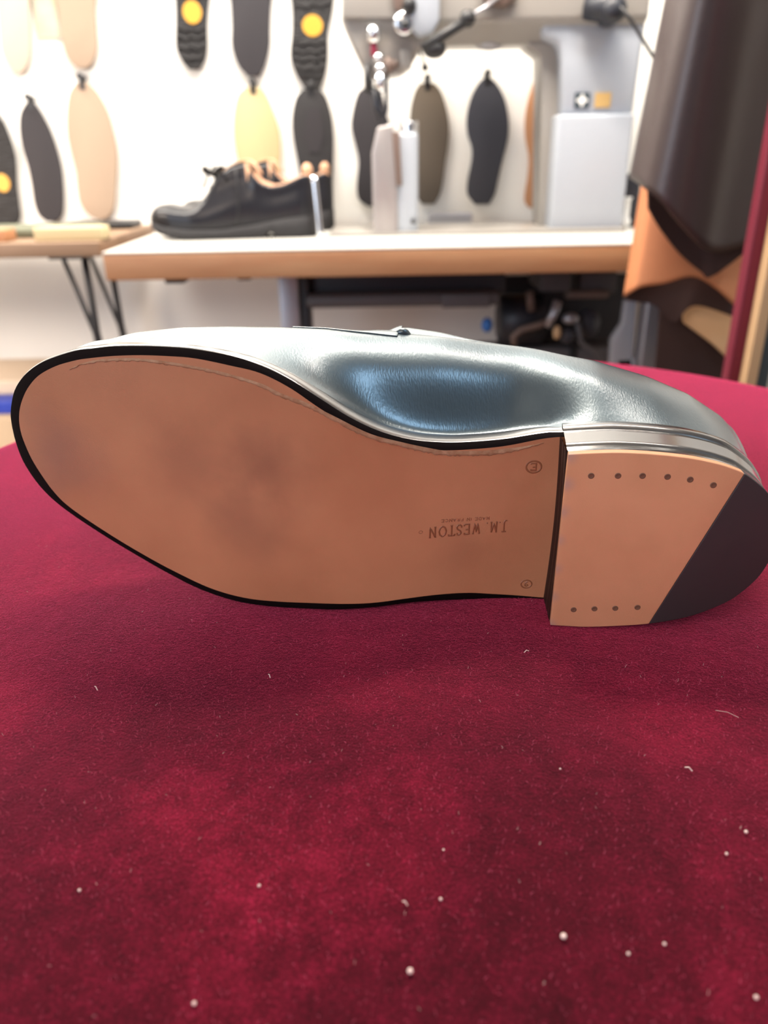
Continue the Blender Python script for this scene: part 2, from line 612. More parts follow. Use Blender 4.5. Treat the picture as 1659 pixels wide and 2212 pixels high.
def inn(k, dd):
    n_ = outn(k)
    if (OUT[k]+n_*0.002-cen).length < 0:
        pass
    # n_ must point inwards: loop runs over the top from heel to toe and back below
    return OUT[k]+n_*dd


# orientation test
tst = OUT[30]+outn(30)*0.01
SGN = 1 if tst.y < OUT[30].y else -1
rows = []
for k in range(NO):
    o_, l_ = OUT[k], LEA[k]
    n_ = outn(k)*SGN
    uu = w(o_.x)
    ring = [pos(l_.x, l_.y, w(l_.x)-0.0002)]
    q = l_.lerp(o_, 0.5)
    ring.append(pos(q.x, q.y, w(q.x)+0.0004))
    ring.append(pos(o_.x, o_.y, uu+0.0018))
    rows.append(ring)
mesh_obj('sole_bevel', [v for r_ in rows for v in r_], grid_faces(NO, 3), m_bev, shoe)
rows = []
for k in range(NO):
    o_ = OUT[k]
    n_ = outn(k)*SGN
    uu = w(o_.x)
    ring = []
    for ins, du in [(0, 0.0018), (-0.0003, 0.0024), (-0.0004, 0.0036), (-0.0004, 0.0046), (-0.0004, 0.0056), (-0.0003, 0.0064), (-0.0001, 0.0072),
                    (0.0004, 0.0080), (0.0014, 0.0086), (0.007, 0.0090)]:
        q = o_+n_*ins
        ring.append(pos(q.x, max(q.y, 0.0), uu+0.0018+(du-0.0018)*thick(o_.x)))
    rows.append(ring)
mesh_obj('welt', [v for r_ in rows for v in r_], grid_faces(NO, 10), m_edge, shoe)

# stitched channel line on the leather
chan = [(150, 797), (187, 786), (241, 781), (301, 781), (377, 790), (452, 804), (500, 816), (563, 836), (605, 857), (660, 878), (719, 908),
        (795, 946), (863, 965), (922, 978), (964, 984), (1048, 984), (1112, 975), (1175, 956)]
cp = arc([Vector((*st(*q), 0)) for q in chan], 220)
vs = []
for i, q in enumerate(cp):
    e = math.sin(math.pi*i/219)
    t_ = (cp[min(i+1, 219)]-cp[max(i-1, 0)]).normalized()
    nn = Vector((-t_.y, t_.x, 0))
    if nn.y < 0:
        nn = -nn
    jit = random.uniform(-0.00025, 0.00025)
    wd_ = (0.0012+0.0009*ss(q.x, -0.15, -0.05))*min(1, e*4)
    for f_, du in ((0, -0.0002), (0.25, -0.00055), (0.5, -0.00045), (1.0, -0.00022)):
        g = q+nn*(wd_*f_+(jit if f_ < 0.3 else 0))
        vs.append(pos(g.x, g.y, w(g.x)+du))
mesh_obj('stitch_channel', vs, grid_faces(220, 4), m_chan, shoe)

# ---- heel
heel_px = [(1228, 982), (1285, 979), (1344, 978), (1417, 982), (1490, 990), (1545, 1001), (1582, 1012), (1608, 1023), (1637, 1044), (1660, 1066),
           (1677, 1096), (1684, 1135), (1678, 1180), (1660, 1216), (1637, 1249), (1601, 1281), (1564, 1304), (1490, 1332), (1402, 1348),
           (1307, 1354), (1240, 1355), (1188, 1355)]
hp = arc([Vector((*st(*q, 0, 0.0), 0)) for q in heel_px], 90)
HP = [Vector((q.x, max(0.0003, q.y))) for q in hp]
for q in HP:
    pass
HCEN = Vector((0.02, 0.036))


def off(poly, dd):
    res = []
    n = len(poly)
    for i, q in enumerate(poly):
        if i in (0, n-1):
            t_ = (poly[1]-poly[0]) if i == 0 else (poly[-1]-poly[-2])
        else:
            t_ = poly[i+1]-poly[i-1]
        t_ = t_.normalized()
        nn = Vector((-t_.y, t_.x))
        if nn.dot(q-HCEN) < 0:
            nn = -nn
        res.append(q+nn*dd)
    return res


def clip(poly, a, b_, side):
    res = []
    n = len(poly)

    def f(q):
        return ((b_-a).x*(q.y-a.y)-(b_-a).y*(q.x-a.x))*side
    for i in range(n):
        q0, q1 = poly[i], poly[(i+1) % n]
        f0, f1 = f(q0), f(q1)
        if f0 >= 0:
            res.append(q0)
        if (f0 > 0 > f1) or (f0 < 0 < f1):
            res.append(q0.lerp(q1, f0/(f0-f1)))
    return res


la, lb = st(1609, 1023, 0, 0.0), st(1402, 1348, 0, 0.0)
sd = 1 if ((lb-la).x*(HP[0].y-la.y)-(lb-la).y*(HP[0].x-la.x)) > 0 else -1
for nm, m_, side, u0 in (('top_piece', m_top, sd, 0.0), ('rubber_tip', m_rubber, -sd, 0.0)):
    poly = clip(HP, la, lb, side)
    b = MB().prism([pos(q.x, q.y, u0) for q in poly], -NX*0.0035)
    b.build(nm, m_, shoe, bevel=0.0004)
# stack of lifts, sides
prof = [(0.0, 0.0033), (-0.0001, 0.0045), (-0.0001, 0.0080), (-0.0005, 0.0084), (-0.0005, 0.0090), (0.0001, 0.0094), (0.0003, 0.0120), (0.0006, 0.0160),
        (0.0010, 0.0200), (0.0012, 0.0222), (0.0006, 0.0226), (0.0009, 0.0230),
        (0.0020, 0.0245), (0.0022, 0.0285), (0.0010, 0.0298), (-0.006, 0.0300)]
rows = []
for dd, u in prof:
    o_ = off(HP, dd)
    rows.append([pos(q.x, max(q.y, 0.0002), u) for q in o_])
n = len(HP)
mesh_obj('heel_stack', [v for r_ in rows for v in r_], grid_faces(len(prof), n), m_edge, shoe)
# breast: face between the two front corners, slightly hollow, with lift lines
vs = []
us = [0.0036, 0.0042, 0.0046, 0.0095, 0.0099, 0.0103, 0.0150, 0.0154, 0.0158, 0.0215]
dep = [0, 0.0005, 0, 0, 0.0004, 0, 0, 0.0004, 0, 0]
for u, dd in zip(us, dep):
    for j in range(15):
        k = j/14
        q = HP[0].lerp(HP[-1], k)
        vs.append(pos(q.x+dd+0.0010*math.sin(math.pi*k)-0.0014*(u/0.02), q.y, u))
mesh_obj('heel_breast', vs, grid_faces(len(us), 15), m_breast, shoe)
# nails: sunk holes with a dull nail head
for (x, y) in [(1277, 1028), (1335, 1028), (1388, 1028), (1442, 1030), (1491, 1036), (1541, 1048), (1239, 1317), (1284, 1315), (1329, 1314), (1377, 1312)]:
    q = st(x, y, 0, 0.0)
    vs = []
    for rr, uu in ((0.00115, -0.00003), (0.00095, -0.00022), (0.0007, -0.00014), (0.0004, -0.00002), (0.00001, -0.0001)):
        for k in range(14):
            a = 2*math.pi*k/14
            vs.append(pos(q.x+rr*math.cos(a), q.y+rr*math.sin(a), uu))
    fs = [(i*14+k, i*14+(k+1) % 14, (i+1)*14+(k+1) % 14, (i+1)*14+k) for i in range(4) for k in range(14)]
    mesh_obj('nail', vs, fs, m_nail, shoe)

# ---- stamped writing (stroke letters, ridge-shaped)
GL = {
 'J': [[(.15, 1), (.75, 1)], [(.45, 1), (.45, .1), (.3, -.12), (.05, -.1)]],
 'M': [[(0, 0), (.22, 0)], [(.12, 0), (.16, 1)], [(.05, 1), (.2, 1)], [(.16, 1), (.5, .1), (.84, 1)], [(.84, 1), (.88, 0)], [(.76, 0), (1, 0)]],
 'W': [[(-.05, 1), (.18, 1)], [(.06, 1), (.3, 0), (.5, .85), (.7, 0), (.94, 1)], [(.82, 1), (1.05, 1)]],
 'E': [[(.1, 0), (.1, 1)], [(0, 1), (.75, 1), (.75, .85)], [(.1, .53), (.55, .53)], [(0, 0), (.78, 0), (.8, .17)]],
 'S': [[(.68, .8), (.6, .97), (.35, 1.02), (.12, .85), (.15, .65), (.6, .42), (.7, .2), (.5, 0), (.22, 0), (.05, .15), (.05, .28)]],
 'T': [[(0, .85), (0, 1), (.85, 1), (.85, .85)], [(.42, 1), (.42, 0)], [(.28, 0), (.56, 0)]],
 'O': [[(.5, 1.02), (.15, .85), (0, .5), (.15, .15), (.5, -.02), (.85, .15), (1, .5), (.85, .85), (.5, 1.02)]],
 'N': [[(-.02, 1), (.12, 1), (.85, 0), (.85, 1)], [(.12, 1), (.12, 0)], [(0, 0), (.24, 0)], [(.73, 1), (.97, 1)]],
 'A': [[(.05, 0), (.45, 1), (.85, 0)], [(.2, .35), (.7, .35)]],
 'D': [[(.1, 0), (.1, 1), (.5, 1), (.8, .75), (.8, .25), (.5, 0), (.1, 0)]],
 'I': [[(.2, 0), (.2, 1)]],
 'F': [[(.1, 0), (.1, 1), (.7, 1)], [(.1, .53), (.55, .53)]],
 'R': [[(.1, 0), (.1, 1), (.55, 1), (.72, .8), (.55, .55), (.1, .53)], [(.4, .53), (.75, 0)]],
 'C': [[(.8, .8), (.5, 1), (.15, .85), (0, .5), (.15, .15), (.5, 0), (.8, .2)]],
 '9': [[(.7, .75), (.4, 1), (.1, .75), (.4, .5), (.7, .75), (.6, .3), (.2, 0)]],
 '.': [[(.1, 0), (.16, .07)]],
 ' ': []}
ADV = {'J': .8, 'M': 1.15, 'W': 1.2, 'E': .95, 'S': .85, 'T': 1.0, 'O': 1.2, 'N': 1.1, 'A': 1.0, 'D': 1.0, 'I': .5, 'F': .9, 'R': 1.0, 'C': 1.0, '9': .9, '.': .38, ' ': .6}


def stroke(b, pts, wd_, hgt):
    """pts are (s,t) points; a shallow ridge with rounded section"""
    P = [Vector((q[0], q[1])) for q in pts]
    vs = []
    for i, q in enumerate(P):
        t_ = (P[min(i+1, len(P)-1)]-P[max(i-1, 0)])
        if t_.length < 1e-9:
            t_ = Vector((1, 0))
        t_.normalize()
        nn = Vector((-t_.y, t_.x))
        for f_, hh in ((-1, 0.0), (-.45, hgt), (.45, hgt), (1, 0.0)):
            g = q+nn*(wd_*f_)
            vs.append(pos(g.x, g.y, w(g.x)-0.0002-hh))
    b.add(vs, grid_faces(len(P), 4))


def write(text, a_px, e_px, cap, wd_, hgt, name, mt):
    A, E_ = st(*a_px), st(*e_px)
    X_ = (E_-A)
    L_ = X_.length
    X_ = X_.normalized()
    Y_ = Vector((X_.y, -X_.x))
    if Y_.y > 0:
        Y_ = -Y_
    tot = sum(ADV[c] for c in text)
    k = L_/tot
    b = MB()
    x = 0
    for c in text:
        for sg in GL[c]:
            P = []
            for (g0, g1) in zip(sg, sg[1:]):
                m_ = 4
                for q in range(m_):
                    f_ = q/m_
                    P.append((g0[0]+(g1[0]-g0[0])*f_, g0[1]+(g1[1]-g0[1])*f_))
            P.append(sg[-1])
            stroke(b, [A+X_*(x+gx*0.85)*k+Y_*gy*cap for gx, gy in P], wd_, hgt)
        x += ADV[c]
    return b.build(name, mt, shoe, True)


write('J.M. WESTON', (1096, 1126), (922, 1140), 0.0044, 0.00032, 0.00022, 'stamped_name', m_stamp)
write('MADE IN FRANCE', (1058, 1116), (952, 1122), 0.0012, 0.00013, 0.0001, 'stamped_origin', m_stamp)
# round stamps at the waist and the small ring after the name
for (x, y, rr, ch) in ((1153, 1008, 0.0029, 'E'), (1137, 1261, 0.0022, '9'), (909, 1149, 0.0007, None)):
    q = st(x, y)
    b = MB()
    stroke(b, [(q.x+rr*math.cos(a*math.pi/12), q.y+rr*0.85*math.sin(a*math.pi/12)) for a in range(25)], rr*0.13, 0.00012)
    if ch:
        for sg in GL[ch]:
            stroke(b, [(q.x-(gx-.4)*rr*1.0, q.y-(gy-.5)*rr*1.0) for gx, gy in sg], rr*0.13, 0.00012)
    b.build('size_stamp' if ch else 'ring_mark', m_stamp, shoe, True)

# ---- upper
top_side = [q for q in OUT[:h+1]]
bot_side = [q for q in OUT[h:]]
hk = max(range(len(HP)), key=lambda i: HP[i].x)
HPo = off(HP, 0.002)
tt_l = sorted([(q.x, q.y) for q in top_side if q.x < -0.013]+[(q.x, q.y) for q in HPo[2:hk+1]])
tb_l = sorted([(q.x, max(0.0005, q.y)) for q in bot_side if q.x < -0.018]+[(q.x, max(0.0005, q.y)) for q in HPo[hk:-2]])
sil_px = [((240, 744), .018), ((300, 728), .024), ((400, 718), .030), ((500, 716), .036), ((600, 717), .041), ((700, 722), .046), ((800, 732), .047),
          ((870, 739), .046), ((950, 744), .045), ((1050, 757), .044), ((1170, 769), .043), ((1280, 788), .042), ((1390, 820), .043),
          ((1480, 858), .045), ((1550, 905), .047), ((1590, 950), .042)]
sil = []
for (q, hs) in sil_px:
    g = st(*q, hs+0.009)
    sil.append((g.x, g.y, hs))
S0, S1 = -0.2262, 0.0690
tt_l[0] = (S0, tt_l[0][1])
TEND = 0.043


def tsil(s, tt):
    if s < sil[0][0]:
        k = ss(s, S0, sil[0][0])
        return tt-0.006+(sil[0][1]-tt+0.006)*k
    if s > sil[-1][0]-0.004:
        k = (s-(sil[-1][0]-0.004))/(S1-sil[-1][0]+0.004)
        a = lerp_list([(x, y) for x, y, _ in sil], sil[-1][0]-0.004)
        return a+(TEND-a)*(1-math.sqrt(max(0, 1-k*k)))
    return lerp_list([(x, y) for x, y, _ in sil], s)


HS = [(S0, .004), (S0+.005, .007), (S0+.014, .012)]+[(x, hs) for x, y, hs in sil if x > -0.2]
HT = [(S0, .006), (S0+.003, .014), (S0+.01, .022), (S0+.022, .030), (S0+.045, .037), (-0.15, .043), (-0.125, .052), (-0.10, .062), (-0.078, .068), (-.065, .062),
      (-.05, .053), (-.03, .048), (0, .046), (.03, .047), (.05, .050), (S1, .051)]
SOPEN = -0.076
NS, NJ = 130, 61
stations = []
for i in range(NS):
    f = i/(NS-1)
    g = (1-math.cos(math.pi*f))/2
    stations.append(S0+(S1-S0)*(0.35*f+0.65*g))


def section(s):
    tt = lerp_list(tt_l, s)-0.0045
    bb = lerp_list(tb_l, s)+0.0045
    k0 = min(1, (s-S0)/0.012)
    k1 = min(1, (S1-s)/0.012)
    mid = (tt+bb)/2
    e = math.sqrt(max(0, 1-(1-k0)**2))*math.sqrt(max(0, 1-(1-k1)**2))
    if s < -0.2:
        tt, bb = 0.0775+(max(tt, .078)-0.0775)*e, 0.0775+(min(bb, .077)-0.0775)*e
    if s > 0.05:
        tt, bb = TEND+(max(tt, TEND)-TEND)*e, TEND+(min(bb, TEND)-TEND)*e
    tsm = tsil(s, tt)
    if s < -0.2:
        tsm = 0.0775+(tsm-0.0775)*e
    hs, ht = lerp_list(HS, s), lerp_list(HT, s)
    u0 = w(s)+0.0018+0.0070*thick(s)
    bl = max(0.003, bb+0.002) if s > -.2 else bb+.002*e
    tl = max(bl+0.004, bb+0.012*e)
    mid = (tsm+tl)/2
    wide = tsm-tl
    op = ss(s, SOPEN-0.03, SOPEN)
    # medial side control points, from the welt upwards
    wa = ss(s, -0.13, -0.08)*(1-ss(s, -0.02, 0.005))
    C = [(tt, 0), (tt+(tsm-tt)*(0.30-0.27*wa), hs*(0.22+0.02*wa)), (tt+(tsm-tt)*(0.80-0.06*wa), hs*(0.62-0.02*wa)), (tsm, hs)]
    if op < 1:
        C2 = [(tsm-wide*0.16*(1-op)-0.001, hs+(ht-hs)*(0.62*(1-op)+0.55*op)), (mid+wide*0.18, ht*0.985), (mid, ht), (mid-wide*0.18, ht*0.985),
              (tl+wide*0.14, hs+(ht-hs)*0.6)]
    C3 = [(tsm-0.0015, hs+(ht-hs)*0.5), (tsm-0.003, ht), (mid, ht+0.002), (tl+0.003, ht), (tl+0.0015, hs+(ht-hs)*0.5)]
    if op >= 1:
        C2 = C3
    else:
        C2 = [(a[0]*(1-op)+c[0]*op, a[1]*(1-op)+c[1]*op) for a, c in zip(C2, C3)]
    L_ = [(tl, hs), (bl+(tl-bl)*.6, hs*.6), (bl, hs*.25), (bb, 0)]
    return [(a, u0+c) for a, c in C+C2+L_]


vs = []
SEC = []
for s in stations:
    P = crom([Vector((a, c, 0)) for a, c in section(s)], NJ)
    SEC.append(P)
    for q in P:
        vs.append(pos(s, max(q.x, 0.0005), q.y))
# control index 5 and 7 of 13 points bound the opening
J0, J1 = int(round(5/12*(NJ-1))), int(round(7/12*(NJ-1)))


def keep(i, j):
    s = stations[i]
    if s < SOPEN:
        return True
    return not (J0 <= j < J1)


mesh_obj('upper', vs, grid_faces(NS, NJ, keep), m_upper, shoe,
         mods=[('SOLIDIFY', dict(thickness=0.0018, offset=-1 if False else 1)), ('SUBSURF', dict(levels=1, render_levels=1))])


def upt(s, jf, lift=0.0):
    P = crom([Vector((a, c, 0)) for a, c in section(s)], NJ)
    j = int(jf)
    q = P[j].lerp(P[min(j+1, NJ-1)], jf-j)
    a, b_ = P[max(j-1, 0)], P[min(j+1, NJ-1)]
    t_ = (b_-a).normalized()
    nn = Vector((t_.y, -t_.x, 0))
    mid_ = P[NJ//2]
    cen_ = Vector((mid_.x, mid_.y*0.5, 0))
    if nn.dot(q-cen_) < 0:
        nn = -nn
    q = q+nn*lift
    return pos(s, max(0.0005, q.x), q.y)


# penny strap across the instep
rows = []
for i in range(30):
    s = -0.121+(0.043)*i/29
    rows.append([upt(s, jf, 0.0016) for jf in [14.5+(NJ-1-29.0)*k/50 for k in range(51)]])
mesh_obj('penny_strap', [v for r_ in rows for v in r_], grid_faces(30, 51), m_upper, shoe, mods=[('SOLIDIFY', dict(thickness=0.0016, offset=0)), ('BEVEL', dict(width=0.0005, segments=3))])
b = MB()
b.tube([upt(-0.0800+0.0006*k, 16.5, 0.001+0.0012*math.sin(math.pi*k/12)) for k in range(13)], [0.0004+0.0016*math.sin(math.pi*k/12) for k in range(13)], 12)
b.build('strap_roll', m_upper, shoe, True)
MB().tube([upt(s, 15.6+0.12*math.sin(i*1.7), 0.0006) for i, s in enumerate([-0.19+0.069*k/160 for k in range(161)])], 0.0008, 8).build('apron_seam', m_stitch, shoe, True)
b = MB()
ed = [upt(s, J0-0.2, 0.0003) for s in [-0.0755+0.1435*k/100 for k in range(101)]]
b.tube(ed, 0.0011, 8)
ed2 = [upt(s, J1+0.2, 0.0003) for s in [-0.0755+0.1435*k/100 for k in range(101)]]
b.tube(ed2, 0.0011, 8)
b.build('topline_binding', m_stitch, shoe, True)
# insole inside
vs = []
for i in range(40):
    s = -0.08+0.142*i/39
    P = section(s)
    for j in range(6):
        t_ = P[0][0]-0.004+(P[-1][0]-P[0][0]+0.008)*j/5
        vs.append(pos(s, t_, w(s)+0.0125))
mesh_obj('insole', vs, grid_faces(40, 6), m_lining, shoe)
# stitches on the heel welt and along the welt top: one row of short slanted threads
b = MB()
wl = arc([Vector((*q, 0)) for q in off(HP, 0.0005)[:58]], 96)
for i, q in enumerate(wl[1:-1], 1):
    t_ = (wl[i+1]-wl[i-1]).normalized()
    nn = Vector((-t_.y, t_.x, 0))
    if nn.y < 0 and q.x < 0.05:
        nn = -nn
    a = q-t_*0.0003
    c = q+t_*0.0004
    b.tube([pos(a.x, a.y, 0.0293), pos((a.x+c.x)/2+nn.x*.0006, (a.y+c.y)/2+nn.y*.0006, 0.0300), pos(c.x, c.y, 0.0316)], 0.00032, 6)
b.build('welt_stitching', m_stitch, shoe, True)

# ------------------------------------------------------------------ work bench
BZ = 0.804
bench = thing('workbench', 'long workbench with white laminate top and orange wood front edge', 'bench')
BX0, BX1, BY0, BY1 = -0.402, 0.86, 1.17, 1.58
MB().box(BX0, BX1, BY0, BY1, BZ-0.0005, BZ+0.003).build('laminate_top', m_lam, bench, bevel=0.001)
MB().box(BX0, BX1, BY0, BY1, BZ-0.037, BZ-0.0005).build('wooden_board', m_ply, bench, bevel=0.002)
MB().box(-0.168, -0.135, 1.30, 1.34, 0, BZ-0.037).build('leg', m_steel, bench, bevel=0.003)
MB().box(0.80, 0.84, 1.30, 1.34, 0, BZ-0.037).build('leg', m_steel, bench, bevel=0.003)
MB().box(-0.133, -0.118, 1.31, 1.36, 0.0, BZ-0.037).build('leg_dark_side', m_blk, bench, bevel=0.002)  # dark strip along the right side of the leg
MB().box(-0.325, -0.295, 1.2, 1.26, BZ-0.047, BZ-0.037).build('bracket', m_blk, bench, bevel=0.002)
MB().box(-0.215, -0.195, 1.2, 1.26, BZ-0.044, BZ-0.037).build('bracket', m_blk, bench, bevel=0.002)

# ------------------------------------------------------------------ soles hanging on the wall
SY = WY-0.009


def wall_sole(rows_, m_, label, badge=None, peg=True, ridges=False, panel=None):
    t = thing('shoe_sole', label, 'shoe sole', group='soles hanging in rows on the white wall')
    rl = crom([Vector((y, xl, xr)) for y, xl, xr in rows_], 40)
    n = len(rl)
    Lp = [at(q[1], q[0], SY) for q in rl]
    Rp = [at(q[2], q[0], SY) for q in rl]
    poly = Lp+Rp[::-1]
    b = MB().prism([(q.x, SY-0.003, q.z) for q in poly], (0, 0.006, 0))
    b.build('tread', m_, t, bevel=0.0008)
    top = (Lp[0]+Rp[0])/2
    if peg:
        b = MB()
        b.tube([(top.x, WY-0.001, top.z+0.006), (top.x, WY-0.02, top.z+0.009)], 0.006, 10)
        b.box(top.x-0.0045, top.x+0.0045, SY-0.0035, SY+0.001, top.z-0.012, top.z+0.006)
        pg = b.build('hanging_tab', m_blk, t)
    if badge:
        c = at(badge[0], badge[1], SY-0.004)
        b = MB()
        b.prism([(c.x+badge[2]*math.cos(k*math.pi/12), SY-0.0042, c.z+badge[3]*math.sin(k*math.pi/12)) for k in range(24)], (0, 0.0014, 0))
        b.build('badge', m_yel, t)
    if ridges:
        for y in ridges:
            b = MB()
            i = min(range(n), key=lambda k: abs(rl[k][0]-y))
            b.tube([(Lp[i].x+0.003+(Rp[i].x-Lp[i].x-0.006)*k/8, SY-0.0035, Lp[i].z+0.003*math.sin(k*1.9)) for k in range(9)], 0.0022, 6)
            b.build('lug', m_lug, t, True)
    if panel:
        b = MB()
        c = [at(x, y, SY-0.004) for x, y in panel]
        b.prism([(q.x, SY-0.0042, q.z) for q in c], (0, 0.0014, 0))
        b.build('inset_panel', m_blkr2, t)
    return t


wall_sole([(-175, 25, 45), (-150, 0, 58), (-90, -22, 68), (-40, -15, 66), (10, -5, 64), (60, 0, 66), (110, 5, 66), (140, 18, 60), (158, 30, 48)], m_pale,
          'very pale cream sole at the upper left edge, left of the pinned paper')
wall_sole([(-170, 145, 170), (-140, 125, 195), (-80, 110, 212), (-30, 116, 210), (20, 126, 206), (60, 131, 208), (100, 138, 210), (130, 150, 203), (148, 168, 188)], m_beige,
          'beige sole in the upper row directly above the long beige sole')
wall_sole([(-160, 400, 430), (-130, 382, 452), (-70, 372, 462), (-20, 378, 454), (20, 381, 449), (60, 381, 447), (100, 381, 448), (128, 392, 443), (150, 408, 430)], m_lug,
          'short black lugged sole with an orange-yellow oval, upper row left of the other badge sole', badge=(415, 26, 0.0165, 0.0175), ridges=(65, 85, 105, 125, -10, -30))
wall_sole([(-150, 520, 565), (-100, 505, 590), (-40, 495, 592), (10, 500, 585), (60, 502, 583), (100, 502, 582), (140, 515, 572), (165, 536, 560)], m_blkr2,
          'plain charcoal sole in the upper row above the cream yellow sole')
wall_sole([(-130, 655, 700), (-90, 637, 718), (-30, 628, 722), (20, 632, 718), (70, 632, 708), (120, 628, 708), (160, 640, 702), (192, 660, 690)], m_lug,
          'black lugged sole with a yellow oval, upper row beside the sewing machine head', badge=(675, 55, 0.018, 0.0165), ridges=(95, 112, 130, 148, 165, -10, 10))
wall_sole([(222, 58, 74), (245, 46, 90), (280, 44, 108), (320, 50, 122), (360, 62, 132), (400, 70, 136), (440, 76, 137), (465, 86, 134), (478, 102, 122)], m_blkr2,
          'plain black narrow sole in the lower row, left of the beige sole')
wall_sole([(178, 168, 188), (200, 152, 210), (240, 146, 232), (290, 147, 246), (330, 155, 253), (370, 165, 253), (410, 169, 250), (440, 175, 248), (462, 190, 240), (473, 208, 225)], m_beige,
          'long beige sole in the lower row between the black sole and bare wall')
wall_sole([(240, -40, -10), (265, -55, 8), (300, -60, 22), (340, -60, 33), (400, -58, 36), (440, -52, 41), (470, -48, 43), (492, -35, 30)], m_lug,
          'black sole with an orange oval cut off by the left edge of the picture', badge=(5, 395, 0.014, 0.016))
wall_sole([(188, 532, 562), (205, 515, 575), (240, 507, 590), (280, 505, 603), (320, 509, 606), (360, 518, 605), (400, 530, 600), (440, 535, 598), (466, 550, 585)], m_cream,
          'cream yellow sole hanging behind the black lace-up shoe')
wall_sole([(193, 655, 690), (212, 640, 705), (250, 632, 716), (290, 633, 720), (330, 640, 720), (370, 648, 719), (410, 655, 717), (438, 668, 713), (453, 688, 704)], m_blkr,
          'black textured sole with an oval centre, lower row right of the lace-up shoe', panel=[(665, 235), (690, 235), (700, 290), (690, 330), (668, 330), (657, 290)])
wall_sole([(188, 788, 812), (205, 772, 825), (250, 761, 835), (280, 760, 840), (320, 770, 845), (350, 775, 845), (400, 771, 845), (430, 775, 845), (446, 795, 832)], m_blkr2,
          'dark sole half hidden behind the needle and post of the sewing machine')
wall_sole([(180, 908, 938), (197, 897, 952), (230, 888, 963), (270, 885, 970), (310, 887, 968), (350, 890, 962), (390, 892, 957), (420, 897, 950), (441, 912, 938)], m_olive,
          'olive brown sole just right of the sewing machine post')
wall_sole([(170, 1043, 1061), (185, 1030, 1075), (215, 1016, 1090), (255, 1008, 1098), (290, 1010, 1098), (320, 1019, 1092), (350, 1018, 1084), (390, 1010, 1075), (420, 1010, 1068),
           (441, 1026, 1056)], m_blue, 'blue-black sole alone in the gap under the sewing machine arm')
wall_sole([(178, 1152, 1175), (220, 1140, 1182), (260, 1134, 1188), (300, 1135, 1190), (340, 1142, 1190), (380, 1140, 1182), (430, 1133, 1175), (449, 1142, 1162)], m_orange,
          'orange leather sole mostly hidden behind the sewing machine column', peg=True)
a, c = at(62, -30, WY-0.002), at(134, 82, WY-0.002)
tag(MB().box(a.x, c.x, WY-0.003, WY-0.001, c.z, a.z).build('pinned_paper', m_paper), 'cream paper sheet pinned on the wall between two pale soles', 'paper')

# ------------------------------------------------------------------ lace-up shoes on the bench
YS = 1.315


